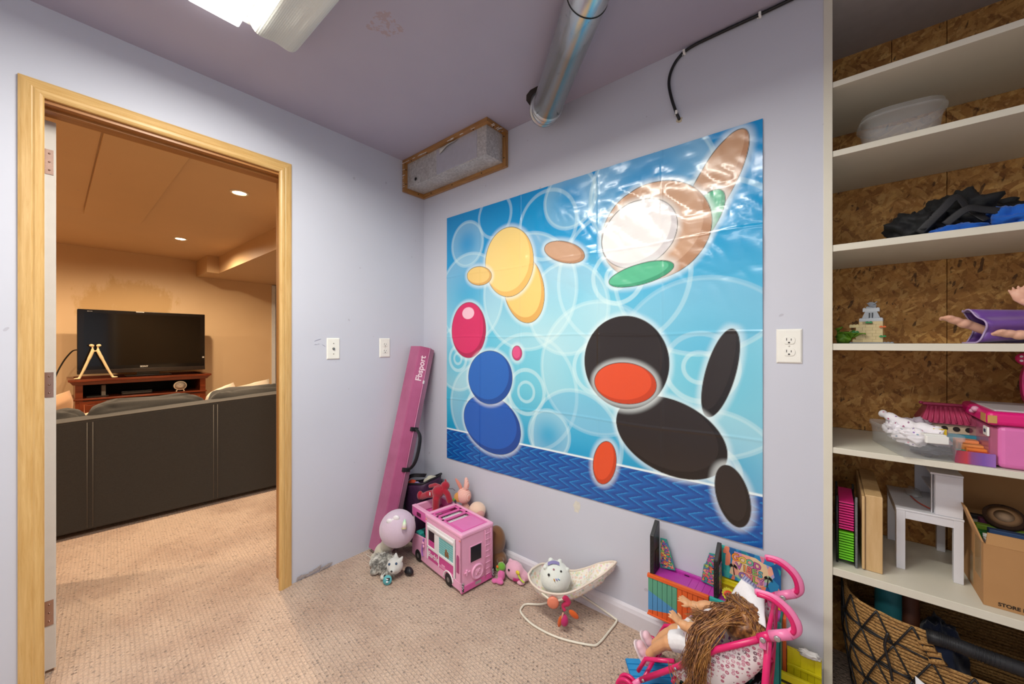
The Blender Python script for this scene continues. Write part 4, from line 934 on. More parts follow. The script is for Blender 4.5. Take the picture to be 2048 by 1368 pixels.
for x in (bx0+.012, bx0+.21): t.part('rack_leg', G().box((x, by0+.035, z+.005), (x+.005, by0+.064, z+bh-.0025)), MWP)
n = N('wood slice rings'); n.set(col=n.ramp(n.math('FRACT', n.math('MULTIPLY', n.n('ShaderNodeVectorMath', operation='LENGTH').outputs['Value'], 1)), [(0, '#8a5a34'), (1, '#8a5a34')]), rough=.7)
t = T('wood_slice', 'round dark-barked wood slice lying on the books in the cardboard box', 'ornament', (2.47, .26, z+bh+.01))
mm = TR((2.468, .25, z+bh+.018), (R(38), R(-8), 0))
t.part('bark', G().lathe([(.040, -.008), (.042, .006), (.034, .008)], n=28, M4=mm), M('#4a3020', .9, .3, 60))
t.part('ring', G().lathe([(.034, .0082), (.020, .0085)], n=28, M4=mm), M('#a9825c', .7)); t.part('heart', G().lathe([(.020, .0086), (.001, .009)], n=28, M4=mm), M('#c8a888', .7))

# wicker basket on the floor of the alcove
n = N('twisted wicker'); n.set(col=n.ramp(n.noise(7, n.mp((30, 30, 90)), detail=4), [(.3, '#4f3416'), (.5, '#a67b43'), (.75, '#c79d62')]), rough=.7); n.bump(n.noise(16, n.mp((14, 14, 50))), .8, .003); MWK = n.m
t = T('wicker_basket', 'large woven wicker basket laced with black cord under the bottom shelf', 'basket', (2.43, .17, 0))
BC, BA, BB = V((2.435, .172, 0)), .330, .190
def bpt(k, zz, out=0):
    f = .90+.10*min(1, zz/.25); x, y = superrect((BA*f+out), (BB*f+out), 3.2, k); return BC+V((x, y, zz))
_acc = [0]; _pp = [bpt(k/720, .2) for k in range(721)]
for k in range(720): _acc.append(_acc[-1]+(_pp[k+1]-_pp[k]).length)
def kk(q):
    """perimeter fraction -> parameter of equal arc length"""
    q = (q % 1)*_acc[-1]; lo = 0
    while _acc[lo+1] < q: lo += 1
    return (lo+(q-_acc[lo])/(_acc[lo+1]-_acc[lo]))/720
NS = 40; GA, GB = .704, .80
for i in range(NS):
    zz = .008+i*.0098; big = i >= NS-8; wv = lambda k: zz+.002*noise.noise(V((k*40, i, 0)))
    if big:
        ks = [k/144 for k in range(144) if not (GA < k/144 < GB)]; j = next(a for a, q in enumerate(ks) if q >= GB); ks = ks[j:]+ks[:j]
        t.part('strand', G().tube([bpt(k, wv(k), .002*noise.noise(V((k*60, i, 5)))) for k in ks], .0048, 6), MWK)
    else:
        t.part('strand', G().tube([bpt(k, wv(k), .002*noise.noise(V((k*60, i, 5)))) for k in [k/96 for k in range(96)]], .0048, 6, closed=True), MWK)
mco = M('#15161b', .55, .2, 200); NP, NR, RH = 24, 5, .078
def seg(q0, z0, q1, z1, off=.0068, r_=.0026, sag=0):
    pts = [bpt(kk(q0+(q1-q0)*a/4), z0+(z1-z0)*a/4+sag*math.sin(a/4*math.pi), off) for a in range(5)]
    if any(GA-.002 < (kk(q0+(q1-q0)*a/4)) < GB+.002 and p.z > .325 for a, p in enumerate(pts)): return
    t.part('cord', G().tube(pts, r_, 5), mco)
for i in range(NP):
    for r_ in range(NR):
        q0 = (i+.5*(r_ % 2))/NP; z0 = .005+r_*RH
        for d_ in (-.5, .5): seg(q0, z0, q0+d_/NP, z0+RH)
        seg(q0+.06/NP, z0+.004, q0+.94/NP, z0+.010 if r_ else z0, sag=-.004 if r_ else 0); 
        if r_: seg(q0+.06/NP, z0+.012, q0+.94/NP, z0+.003)
hk = lambda q: bpt(GA-.004+(GB-GA+.008)*q, .385+.003*math.sin(q*8), .005)
t.part('wrapped_handle', G().tube([hk(q/14) for q in range(15)], [.017+.0008*math.sin(i*2.1) for i in range(15)], 14), mco, 'black cord-wrapped handle')
g = G()
for i in range(60):
    c = hk(i/60); d2 = (hk((i+.3)/60)-c).normalized(); g.tube([c-d2*.0012, c, c+d2*.0012], [.0172, .0186, .0172], 10)
t.part('handle_cord', g, mco, kind='stuff')
t.part('rim_loop', G().tube([bpt(GA-.004, .335, .004), bpt(GA+.008, .345, .006), bpt(GA+.012, .330, .008), bpt(GA-.002, .318, .006)], .007, 8), MWK)
t.part('rim_loop', G().tube([bpt(GA-.014, .36, .004), bpt(GA+.002, .37, .006), bpt(GA+.004, .355, .008), bpt(GA-.012, .345, .006)], .007, 8), MWK)
t.part('basket_floor', G().prism([(p.x, p.y) for p in [bpt(k/40, .01) for k in range(40)]], .006), MWK)
t = T('teal_bottle', 'dusty teal bottle standing in the back of the wicker basket', 'bottle', (2.215, .20, .018))
t.part('bottle_body', G().lathe([(.030, 0), (.033, .01), (.033, .37), (.028, .385)], (2.215, .20, .018), 24), M('#2f7f88', .4)); t.part('bottle_cap', G().lathe([(.028, .385), (.028, .40), (.018, .402), (.018, .398)], (2.215, .20, .018), 24), M('#1f5560', .4))
single('brown_tube', G().tube([(2.285, .26, .02), (2.265, .24, .41)], .024, 16), M('#6d3d28', .6), 'brown cardboard tube leaning inside the wicker basket', 'tube')
single('navy_blanket', crumple((2.335, .20, .17), (.055, .10, .155), 31, .22, nn=40, mm=24), fabric('#0c1d40', '#060e22'), 'crumpled navy blanket inside the wicker basket', 'blanket')
single('paper_note', G().sheet(lambda u, v_: bpt(.690+.055*u, .10+.165*v_-.05*u, .016+.006*math.sin(u*3)), 8, 4), M('#e6e6ea', .6), 'white paper tucked against the front of the wicker basket', 'paper', solid=.0006)
single('black_hook', G().tube(ipol([bpt(.655, .35, .012), bpt(.652, .31, .016), bpt(.660, .26, .018), bpt(.663, .22, .02)], 4), .0035, 8), M('#1b1c20', .35), 'thin black hook hanging on the wicker basket', 'hook')

# ================================================================ TOYS ON THE FLOOR
# folded balance beam leaning in the corner
t = T('balance_beam', 'pink folded foam balance beam leaning in the corner', 'balance beam', (.08, -.36, 0))
A0 = V((0, -.362, .016)); A1 = V((0, -.072, 1.172)); wx = (A1-A0).normalized(); bx_ = V((0, -wx.z, wx.y)); L_ = (A1-A0).length
mm = Matrix((V((1, 0, 0)), bx_, -wx)).transposed().to_4x4(); mm.translation = A1     # local x, b, downwards
n = N('pink suede vinyl'); n.set(col=n.mix(n.ramp(n.noise(5, detail=4), [(.3, 0.0), (.7, 1.0)]), '#99406c', '#b25a86'), rough=.75, sheen=.45); n.bump(n.noise(300), .12, .001); MBM = n.m
h1 = t.part('foam_half', G().prism([(.006, .001), (.156, .001), (.128, .056), (.031, .056)], L_, mm), MBM, bev=.005)
h2 = t.part('foam_half', G().prism([(.006, -.004), (.031, -.058), (.128, -.058), (.156, -.004)], L_, mm), MBM, bev=.005)
t.part('seam_piping', G().tube([mm @ V((.1565, .0, 0)), mm @ V((.1565, .0, L_))], .0028, 8), M('#c77ba0', .5))
f0, f1 = V((.156, .001, 0)), V((.128, .056, 0)); fu = (f1-f0).normalized(); fn = V((fu.y, -fu.x, 0))
tm_ = mm @ Matrix((V((0, 0, -1)), fu, V((0, 0, -1)).cross(fu))).transposed().to_4x4()
o_ = (f0+f1)/2+fn*.0006+V((0, 0, .135)); tm_ = mm @ (Matrix.Translation(o_) @ Matrix((V((0, 0, -1)), fu, V((0, 0, -1)).cross(fu))).transposed().to_4x4())
t.part('lettering', G().text('Fbsport', .050, tm_, bold=.0009, depth=.0004), M('#efd9e2', .5), 'white lettering', parent=h1)
t.part('label_tag', G().box((.154, -.006, .205), (.160, .004, .225), .001, M4=mm), M('#e8e4e6', .6))
for zt_ in (.50, .735): t.part('strap_end', G().box((.128, -.030, zt_-.012), (.1605, .020, zt_+.012), .002, M4=mm @ Euler((0, 0, 0)).to_matrix().to_4x4()), M('#17171a', .7))
hp = [mm @ V(p) for p in ((.158, -.012, .495), (.175, -.014, .505), (.200, -.018, .530), (.210, -.02, .575), (.210, -.02, .645), (.200, -.018, .690), (.178, -.014, .722), (.158, -.012, .735))]
t.part('carry_handle', G().tube(ipol(hp, 5), .012, 8, flat=.22, up=(1, 0, 0)), M('#17171a', .7), 'black webbing handle')

# purple tote with stuff
n = N('plum non-woven bag'); n.set(col=n.mix(n.noise(10), '#2f1a33', '#4a2a4c'), rough=.5); n.bump(n.noise(25, detail=5), .6, .006); MBAG = n.m
t = T('plum_tote_bag', 'dark plum shopping bag stuffed in the room corner behind the camper van', 'bag', (.135, -.115, 0))
def bagw(u, v_):
    x, y = superrect(.108, .085, 4, u); f = 1+.05*noise.noise(V((u*8, v_*4, 2)))+.03*math.sin(u*2*math.pi*3)*v_
    top = .355+.035*(x/.108)+.012*math.sin(u*2*math.pi*2)
    return V((.132+x*f*(.92+.08*v_), max(-.20, min(-.012, -.112+y*f*(.92+.05*v_))), .001+v_*top))
t.part('bag_wall', G().sheet(bagw, 60, 16, cu=True), MBAG, solid=.002)
t.part('bag_rim', G().tube([bagw(k/60, 1) for k in range(60)], .006, 6, closed=True, flat=1), M('#161118', .6))
t.part('bag_handle', strap([(.03, -.17, .33), (.05, -.14, .37), (.10, -.10, .375), (.15, -.10, .385)], .012), M('#161118', .6))
for k_, (nm, lab, c, p, r_) in enumerate((('red_ball', 'orange red ball on top of the plum tote bag', '#d94a22', (.085, -.155, .330), .030), ('lilac_toy', 'lilac soft toy peeking from the plum tote bag', '#9a86b8', (.125, -.15, .330), .026), ('cream_soft_toy', 'cream soft toy at the back of the plum tote bag', '#cdc9b4', (.185, -.085, .352), .042))):
    if k_ == 0: single(nm, G().ell(p, r_), M(c, .4), lab, 'ball')
    else: single(nm, crumple(p, (r_, r_, r_*.8), k_*5, .25, nn=28, mm=18), plush(c), lab, 'soft toy')

# ---- camper van (local frame: +X to the front, -Y towards the wall behind, Z up)
van = T('toy_camper_van', 'pink toy camper van with white side window panel on the carpet', 'toy car', (.721, -.336, 0), (0, 0, math.atan2(.1239, -.9923)))
P1_ = M('#efadce', .32, .03); P2_ = M('#e06aac', .32, .03); P3_ = M('#cf4a94', .35, .04); PW_ = M('#efecee', .3, .02)
L = dict(local=True); Wd, Hh, BL = .20, .290, .325
def vbox(nm, lo, hi, m, bev=.003, lab=None, par=None, seg=2): return van.part(nm, G().box(lo, hi, bev, seg=seg), m, lab, par, local=True)
# y: 0 = near side, -Wd = wall side
vbox('rear_wall', (0, -Wd, .012), (.010, 0, Hh-.012), P1_)
vbox('near_side', (.0005, -.008, .018), (BL, 0, .060), P1_)
vbox('near_side', (.0, -.008, .060), (.045, .0, Hh-.012), P1_)
vbox('near_side', (.045, -.008, .250), (BL, .0, Hh-.008), P1_)
vbox('near_side', (BL-.016, -.008, .060), (BL, .0, .250), P1_)
vbox('far_side', (0, -Wd, .018), (BL, -Wd+.008, Hh-.012), P1_)
vbox('chassis', (.004, -Wd+.002, .016), (.462, -.002, .028), P2_)
# roof
vbox('roof_frame', (-.002, -.022, Hh-.020), (BL+.002, .002, Hh), P1_, .006)
vbox('roof_frame', (-.002, -Wd-.002, Hh-.020), (BL+.002, -Wd+.016, Hh), P1_, .006)
vbox('roof_frame', (-.004, -Wd-.001, Hh-.022), (.022, .001, Hh+.001), P1_, .007)
vbox('roof_frame', (BL-.018, -Wd-.001, Hh-.018), (BL+.002, .001, Hh+.001), P1_, .004)
vbox('roof_panel', (.020, -Wd+.016, Hh-.008), (.150, -.020, Hh-.003), P2_, .002)
vbox('hatch_lid', (.030, -Wd+.035, Hh-.0035), (.138, -.040, Hh-.0008), M('#e27ab6', .3, .03), .003)
for x in (.196, .250, .300): vbox('roof_rail', (x-.008, -Wd+.016, Hh-.010), (x+.008, -.020, Hh-.003), P2_, .002)
vbox('roof_rail', (.150, -Wd+.016, Hh-.010), (.300, -Wd+.032, Hh-.003), P2_, .002); vbox('roof_rail', (.150, -.036, Hh-.010), (.300, -.020, Hh-.003), P2_, .002)
for x0_ in (.152, .206):
    g = G()
    for k in range(15):
        y = -Wd+.036+k*.0088
        for s_ in (-1, 1): g.tube([(x0_+.002, y, Hh-.014), (x0_+.034, y+s_*.014, Hh-.014)], .0018, 5)
    van.part('lattice_grille', g, PW_, 'white diamond lattice', kind='stuff', **L)
    van.part('lattice_well', G().box((x0_, -Wd+.03, Hh-.034), (x0_+.038, -.03, Hh-.030)), P3_, **L)
# cab: open roof box over the front
vbox('cab_roof_side', (BL, -.012, Hh-.055), (.468, .0, Hh), P2_, .005); vbox('cab_roof_side', (BL, -Wd, Hh-.055), (.468, -Wd+.012, Hh), P2_, .005)
vbox('cab_roof_front', (.456, -Wd, Hh-.050), (.472, 0, Hh), P1_, .006)
vbox('cab_roof_rim', (BL, -.024, Hh-.006), (.470, .001, Hh+.002), P1_, .003); vbox('cab_roof_rim', (BL, -Wd-.001, Hh-.006), (.470, -Wd+.022, Hh+.002), P1_, .003)
vbox('cab_floor', (BL, -Wd+.01, Hh-.055), (.460, -.01, Hh-.050), P3_)
for k in range(4): vbox('seat_slat', (.345+k*.012, -.12, Hh-.046), (.350+k*.012, -.035, Hh-.042), P1_, .001)
van.part('cab_slot', G().box((.372, .0003, Hh-.040), (.415, .0012, Hh-.020), .0), M('#5a1438', .5), **L)
vbox('windscreen_post', (.452, -.008, .12), (.458, -.002, Hh-.05), PW_, .001); vbox('windscreen_post', (.452, -Wd+.002, .12), (.458, -Wd+.008, Hh-.05), PW_, .001)
# bonnet and doors
cabp = [(BL, .02), (.470, .02), (.470, .085), (.458, .120), (.440, .140), (.34, .150), (BL, .150)]
Mv = Matrix(((1, 0, 0, 0), (0, 0, 1, 0), (0, 1, 0, 0), (0, 0, 0, 1)))
def vprism(nm, poly, y0, d, m, lab=None, **k):
    g = G(); g.prism(poly, d, Matrix.Translation((0, y0, 0)) @ Mv); return van.part(nm, g, m, lab, local=True, **k)
vprism('cab_door', cabp, -.008, .008, P1_, bev=.003); vprism('cab_door', cabp, -Wd, .008, P1_, bev=.003)
vbox('bonnet', (.44, -Wd+.008, .02), (.470, -.008, .12), P1_, .010)
vbox('dashboard', (.40, -Wd+.01, .115), (.445, -.01, .150), M('#2f9f98', .3), .006, 'teal dashboard')
vbox('seat', (.34, -.085, .03), (.385, -.02, .13), M('#202026', .5), .006, 'dark driving seat')
van.part('steering_wheel', G().tube([(.392+.006*math.cos(a), -.055+.022*math.sin(a), .150+.02*math.cos(a)) for a in [k*.45 for k in range(14)]], .003, 6, closed=True), M('#18181c', .4), **L)
van.part('charm_strap', G().tube(ipol([(.335, .004, .150), (.345, .006, .115), (.350, .006, .075), (.342, .006, .055)], 5), .0032, 8), M('#a06ac8', .4), 'purple strap', **L)
van.part('charm_bow', G().ell((.338, .008, .128), (.010, .004, .008)).ell((.332, .008, .112), (.008, .004, .008)), P1_, **L)
# white side panel with awning, windows, lower hatches
wp = [(.050, .105), (.305, .105), (.305, .244), (.298, .250), (.057, .250), (.050, .244)]
for lo, hi in (((.050, .215), (.305, .250)), ((.050, .118), (.305, .130)), ((.050, .13), (.062, .215)), ((.296, .118), (.305, .215)), ((.190, .13), (.232, .215))):
    vbox('side_frame', (lo[0], -.003, lo[1]), (hi[0], .003, hi[1]), PW_, .001, 'white side frame')
for lo, hi in (((.050, .060), (.060, .118)), ((.294, .060), (.305, .118)), ((.190, .060), (.196, .118))): vbox('side_frame', (lo[0], -.003, lo[1]), (hi[0], .003, hi[1]), PW_, .001)
vbox('awning', (.058, .003, .226), (.296, .009, .238), PW_, .003, 'white awning rail'); vbox('awning_clip', (.205, .008, .234), (.235, .013, .243), PW_, .002)
n = N('printed curtain window'); s3 = n.sep(); gx_ = n.math('LESS_THAN', n.math('FRACT', n.math('MULTIPLY', s3[0], 90)), .2); gz_ = n.math('LESS_THAN', n.math('FRACT', n.math('MULTIPLY', s3[2], 90)), .2)
n.set(col=n.mix(n.math('MULTIPLY', n.math('MAXIMUM', gx_, gz_), .6), n.mix(n.noise(50), '#3f9fa8', '#6fc2c0'), '#cfeae6'), rough=.3)
vbox('printed_window', (.062, -.0015, .13), (.190, .0005, .215), n.m, 0, 'printed teal window')
van.part('dog_print', G().ell((.128, .0006, .148), (.010, .0005, .015)).ell((.126, .0006, .166), (.008, .0005, .008)).ell((.110, .0006, .146), (.008, .0005, .012)).ell((.112, .0006, .160), (.006, .0005, .006)), M('#8a5a34', .6), **L)
vbox('open_window', (.232, -.006, .13), (.296, -.004, .215), M('#2a1420', .5), 0); vbox('window_sill_inside', (.232, -.004, .13), (.296, -.001, .160), P3_, .001)
vbox('lower_hatch', (.196, -.003, .060), (.294, .0012, .118), P3_, .001); vbox('lower_hatch', (.060, -.003, .060), (.190, .0012, .118), P3_, .001)
mt_ = Matrix.Translation((.245, .0018, .090)) @ Matrix(((-1, 0, 0, 0), (0, 0, 1, 0), (0, 1, 0, 0), (0, 0, 0, 1)))
van.part('lettering', G().text('Barbie', .040, mt_, bold=.0006, shear=.25, depth=.0003), PW_, 'white script lettering', **L)
for k in range(3): vbox('stripe', (.060, .0012, .066+k*.004), (.190, .0018, .0675+k*.004), P1_, 0)
vbox('vent', (.135, .0012, .078), (.165, .0022, .086), P1_, .0005)
vprism('corner_window', [(.014, .100), (.036, .100), (.036, .168), (.033, .182), (.025, .186), (.017, .182), (.014, .168)], .0003, .0008, M('#b04a80', .4))
# rear wall details (x = 0 face)
vbox('rear_window_frame', (-.003, -.125, .135), (.0, -.050, .218), P1_, .002); vbox('rear_window', (-.0038, -.120, .140), (-.0028, -.055, .213), M('#1c1d2a', .2), 0, 'dark rear window')
Mr = axes((-.0004, -.095, .080), (0, 1, 0), (0, 0, 1))
van.part('spare_wheel', G().lathe([(.038, 0), (.038, .005), (.034, .009), (.029, .009), (.027, .006), (.012, .006), (.010, .009), (.001, .0095)], n=32, M4=axes((.0, -.097, .082), (0, -1, 0), (0, 0, 1))), P1_, **L)
van.part('wheel_dimple', G().ell((-.0065, -.087, .092), .004).ell((-.0065, -.107, .092), .004).ell((-.0065, -.087, .072), .004).ell((-.0065, -.107, .072), .004), P1_, kind='stuff', **L)
vbox('latch_handle', (-.008, -.052, .098), (.0, -.018, .106), P1_, .003); vbox('latch_post', (-.010, -.034, .088), (.0, -.026, .116), P1_, .002)
for y in (-.145, -.182): van.part('ladder_rail', G().tube([(-.004, y, .030), (-.004, y, .262), (.002, y, .268)], .0024, 8), P1_, **L)
for k in range(8): van.part('ladder_rung', G().tube([(-.004, -.145, .045+k*.029), (-.004, -.182, .045+k*.029)], .0020, 8), P1_, **L)
vbox('rear_step', (-.004, -Wd, .012), (.0, 0, .040), P2_, .001); vbox('number_plate', (-.0055, -.118, .020), (-.004, -.082, .036), M('#b8b3b8', .3, metal=.4), .001)
n = N('chequered sticker'); n.set(col=n.mix(n.math('GREATER_THAN', n.noise(160, detail=0), .5), '#1e1a1f', '#c9c0c8'), rough=.4)
for y in (-.002, -Wd-.001): vbox('sticker', (-.0048, y-.0, .018), (-.0032, y+.012 if y < -.1 else y-.012, .060), n.m, 0)
for x, z_ in ((.005, .268), (.012, .268)): van.part('roof_lamp', G().ell((x+.002, .0008, z_-.010), .0022, n=8, m=6), M('#e8702a', .3), **L)
for x in (BL-.006, BL-.012): van.part('roof_lamp', G().ell((x, .0008, .262), .0022, n=8, m=6), M('#e8702a', .3), **L)
# wheels
for wx_ in (.105, .400):
    for side in (0, 1):
        y = .0005 if side == 0 else -Wd-.0005; dr = 1 if side == 0 else -1
        m_w = axes((wx_, y-dr*.020, .0335), (1, 0, 0), (0, 0, 1) if dr < 0 else (0, 0, -1))
        wo = van.part('wheel', G().lathe([(.020, 0), (.031, 0), (.033, .003), (.033, .018), (.030, .0215), (.023, .022)], n=32, M4=m_w), M('#1a1a1d', .6), 'black tyre', **L)
        van.part('hub', G().lathe([(.023, .0215), (.021, .0205), (.009, .0225), (.001, .024)], n=24, M4=m_w).lathe([(.0035, .0225), (.003, .026)], n=6, M4=m_w), M('#8d8a8c', .3, metal=.6), 'grey hub', parent=wo, **L)
        if side == 0 and wx_ < .2: van.part('wheel_arch', G().tube([(wx_+.040*math.cos(a), .002, .0335+.040*math.sin(a)) for a in [math.pi*k/14 for k in range(15)]], .0035, 8), PW_, 'white wheel arch', **L)

# ---- soft toys
def plushie(name, label, cat, body, extra, c, vox=.0035, group=None, sm=3):
    """body: blob pieces (one continuous surface); extra: list of (part name, G, material, label)"""
    t = T(name, label, cat, (sum(v.x for v in body.v)/len(body.v), sum(v.y for v in body.v)/len(body.v), min(v.z for v in body.v)), group=group)
    t.part('body', voxel(body, vox, sm), plush(*c) if isinstance(c, tuple) else plush(c))
    for e in extra: t.part(e[0], e[1], e[2], e[3] if len(e) > 3 else None)
    return t
BLK = M('#0f0e10', .15)
cb = V((.276, -.385, .205))
n = N('iridescent horn'); n.set(col=n.ramp(n.math('FRACT', n.math('MULTIPLY', n.sep()[2], 14)), [(0, '#e8c6d0'), (.3, '#c9e6c0'), (.6, '#a8dcd4'), (1, '#f0e0a8')]), rough=.3); MHORN = n.m
toc = (V((2.059, -1.574, 1.2))-cb).normalized()
rgt = V((.7705, .6374, 0)); upv = toc.cross(rgt)*1; upv = rgt.cross(toc)*-1 if upv.z < 0 else upv
def onball(a, b, k=1.0):
    """point on the ball face: a right, b up (fractions of the radius)"""
    q = toc*math.sqrt(max(0, 1-a*a-b*b))+rgt*a+upv*b; return cb+q*.093*k, q
pb, qb = onball(-.30, .42); ph, qh = onball(.32, .10)
bow = G()
for s_ in (-1, 1): bow.ell(pb+rgt*(.016*s_)+upv*.008*s_+qb*.005, (.018, .010, .015), (0, 0, R(40)))
bow.ell(pb+qb*.006, .006)
rib = G().tube([pb, onball(-.45, .12, 1.02)[0], onball(-.62, -.06, 1.02)[0]], .008, 8, flat=.25, up=qb)
horn = G().tube([ph+upv*.034+qh*.006, ph+upv*.01+qh*.010, ph-upv*.016+qh*.010], [.004, .011, .013], 12)
plushie('lilac_round_plush', 'round pale lilac plush ball with white bow by the pink beam', 'soft toy', G().ell(cb, (.096, .094, .096)), [('bow', bow, M('#e6e2e6', .4), 'white bow'), ('ribbon', rib, M('#e0dce2', .4)), ('horn', horn, MHORN, 'pastel rainbow horn')], ('#d3bfd0', '#c3aec2'), .004)
g = G().ell((.170, -.405, .050), (.045, .05, .050)).ell((.195, -.395, .090), (.040, .04, .038)).ell((.150, -.44, .030), (.022, .03, .022))
plushie('cream_plush', 'cream plush squeezed under the lilac round plush', 'soft toy', g, [('tail_cord', G().tube(ipol([(.13, -.45, .02), (.09, -.46, .03), (.075, -.43, .014), (.09, -.40, .006)], 5), .0018, 6), M('#d8d2c6', .6))], ('#cfc9b8', '#b5ad9a'))
n = N('grey speckled fur'); n.set(col=n.mix(n.ramp(n.noise(22, detail=6, rough=.7), [(.42, 0.0), (.58, 1.0)]), '#5d5b56', '#d9d8cf'), rough=.95, sheen=.4); n.bump(n.noise(120, detail=4), .9, .004); MFUR = n.m
hc = V((.352, -.452, .062))
g = G().ell((.275, -.455, .045), (.095, .055, .042)).ell((.20, -.475, .028), (.035, .026, .024)).ell((.25, -.50, .020), (.022, .03, .018)).ell((.33, -.49, .02), (.02, .03, .018))
t = plushie('husky_plush', 'grey and white husky plush lying on the carpet in front of the lilac ball', 'soft toy', g, [], ('#cfcdc4', '#8a8880'), .004)
t.o.children[0].data.materials[0] = MFUR
hd = G().ell(hc, (.043, .040, .038)).ell(hc+V((.020, -.026, -.004)), (.020, .018, .016)).tube([hc+V((-.016, .016, .030)), hc+V((-.024, .022, .048))], [.013, .004], 8).tube([hc+V((.022, .018, .028)), hc+V((.030, .026, .046))], [.013, .004], 8)
t.part('head', voxel(hd, .0035, 2), plush('#dfe0dc', '#b5b6b2'), 'white face')
for q in ((.002, -.034, .022), (.030, -.012, .026)): t.part('eye', G().ell(hc+V(q), (.006, .006, .006)), M('#2a4a6a', .1))
t.part('nose', G().ell(hc+V((.031, -.040, .000)), (.006, .005, .004)), BLK)
fur = G()
for i in range(420):
    a = rnd.random()*2*math.pi; b = rnd.uniform(-.3, 1)*math.pi/2; q = V((math.cos(a)*math.cos(b), math.sin(a)*math.cos(b), math.sin(b))); p = V((.275+q.x*.093, -.455+q.y*.053, .045+q.z*.040))
    if p.z < .008: continue
    d_ = (q+V((rnd.uniform(-.6, .2), rnd.uniform(-.5, .5), rnd.uniform(-.6, .2)))).normalized(); fur.tube([p, p+d_*.010, p+d_*.016+V((0, 0, -.004))], [.0016, .0012, .0003], 4, cap=False)
t.part('fur', fur, MFUR, kind='stuff')
tg = V((.372, -.508, .022)); mt2 = axes(tg, rgt, upv)
t.part('name_tag', G().lathe([(.022, 0), (.022, .0012)], n=24, M4=mt2), M('#5fb0b8', .4), 'round teal tag'); t.part('tag_print', G().ell(tg+toc*.0018-upv*.008, (.006, .006, .004)).ell(tg+toc*.0018+upv*.006, (.010, .008, .001)), M('#dfe8ea', .5))
t.part('collar', G().tube([hc+V((-.035, -.012, -.02)), hc+V((-.03, -.04, -.03)), hc+V((.0, -.058, -.036)), hc+V((.03, -.05, -.036))], .006, 8), M('#1b1b20', .5), 'black collar')
# small black shoe-like toy behind
single('black_toy_shoe', crumple((.392, -.395, .022), (.026, .018, .020), 41, .15, zmin=.001, nn=24, mm=16), M('#1c1c22', .4), 'small black toy beside the camper van front wheel', 'toy')
# red plush lying over the cab
g = G()
g.ell((.345, -.165, .352), (.036, .034, .034)).ell((.372, -.135, .385), (.026, .026, .024))
g.tube([(.345, -.165, .345), (.352, -.185, .315), (.355, -.190, .262)], [.024, .021, .019], 12).ell((.356, -.194, .252), (.022, .026, .014))
g.tube([(.340, -.165, .345), (.285, -.19, .330), (.235, -.195, .305)], [.024, .020, .018], 12).ell((.225, -.200, .312), (.016, .018, .026))
g.tube([(.350, -.150, .372), (.305, -.155, .378), (.262, -.160, .362)], [.016, .013, .011], 10).tube([(.37, -.15, .37), (.398, -.14, .345), (.408, -.13, .300)], [.018, .017, .018], 10)
g.tube([(.372, -.13, .395), (.362, -.125, .418)], [.010, .004], 8)
plushie('red_plush', 'limp crimson plush draped over the cab of the camper van', 'soft toy', g, [('care_label', G().box((.318, -.206, .338), (.326, -.204, .356)), M('#e9e4e2', .6)), ('whisker_cord', G().tube([(.395, -.13, .372), (.42, -.12, .375), (.432, -.115, .366)], .0014, 5), M('#44202a', .6))], ('#b3062c', '#8c0422'), .003)
# bunny with gingham ears
n = N('pink gingham'); s3 = n.sep(); n.set(col=n.mix(n.math('MULTIPLY', n.math('ADD', n.math('GREATER_THAN', n.math('FRACT', n.math('MULTIPLY', s3[0], 180)), .5), n.math('GREATER_THAN', n.math('FRACT', n.math('MULTIPLY', s3[2], 180)), .5)), .5), '#f0d0c4', '#dc8f80'), rough=.9); MGH = n.m
bc = V((.458, -.070, .330))
t = T('gingham_bunny', 'bunny plush in pink gingham hood with upright ears behind the camper van', 'soft toy', (.458, -.075, .0))
bd = G().ell(bc, (.044, .040, .044)).ell((.46, -.06, .18), (.045, .035, .11))
t.part('hooded_body', voxel(bd, .004, 2), MGH)
t.part('face', G().ell(bc+V((-.018, -.028, -.006)), (.026, .016, .028), (0, 0, R(20))), plush('#d69a4a', '#c2853a'), 'golden face')
t.part('ear', voxel(G().tube(ipol([bc+V((.010, 0, .030)), bc+V((.018, .004, .065)), bc+V((.010, .006, .105))], 4), [.010, .013, .015, .016, .016, .014, .012, .009, .005], 10), .003, 1), MGH)
t.part('ear', voxel(G().tube(ipol([bc+V((-.016, -.004, .032)), bc+V((-.034, -.006, .058)), bc+V((-.062, -.010, .088))], 4), [.008, .010, .011, .011, .011, .010, .008, .006, .003], 10), .003, 1), plush('#d88a78', '#c47364'))
t.part('flower', G().ell(bc+V((-.034, -.044, -.020)), (.010, .006, .010)), M('#5a9a3a', .7)); t.part('dark_eye', G().ell(bc+V((-.022, -.046, -.024)), (.007, .005, .010)), M('#2a2a30', .4))
dc = V((.560, -.066, .262))
t = plushie('pink_face_plush', 'pale pink round-faced plush doll behind the camper van', 'soft toy', G().ell(dc, (.048, .038, .046)).ell((.575, -.056, .15), (.040, .035, .10)), [('cap', G().ell(dc+V((-.004, .006, .010)), (.049, .045, .043)), plush('#edd0ba', '#dcb89e'))], ('#e2a7a0', '#cf8f8a'), .004)
for q in ((-.010, -.046, .006), (.040, -.026, -.014)): t.part('eye', G().ell(dc+V(q), (.0055, .005, .0065)), BLK)
t.part('hair_fringe', G().tube([(.600, -.085, .235), (.622, -.088, .225), (.640, -.085, .205), (.65, -.08, .19)], [.006, .007, .006, .003], 8), M('#8a6a70', .8, .4, 200))
g = G().ell((.700, -.068, .150), (.058, .042, .085), (0, R(14), 0)).ell((.722, -.066, .060), (.045, .038, .050)).ell((.752, -.088, .075), (.018, .018, .016))
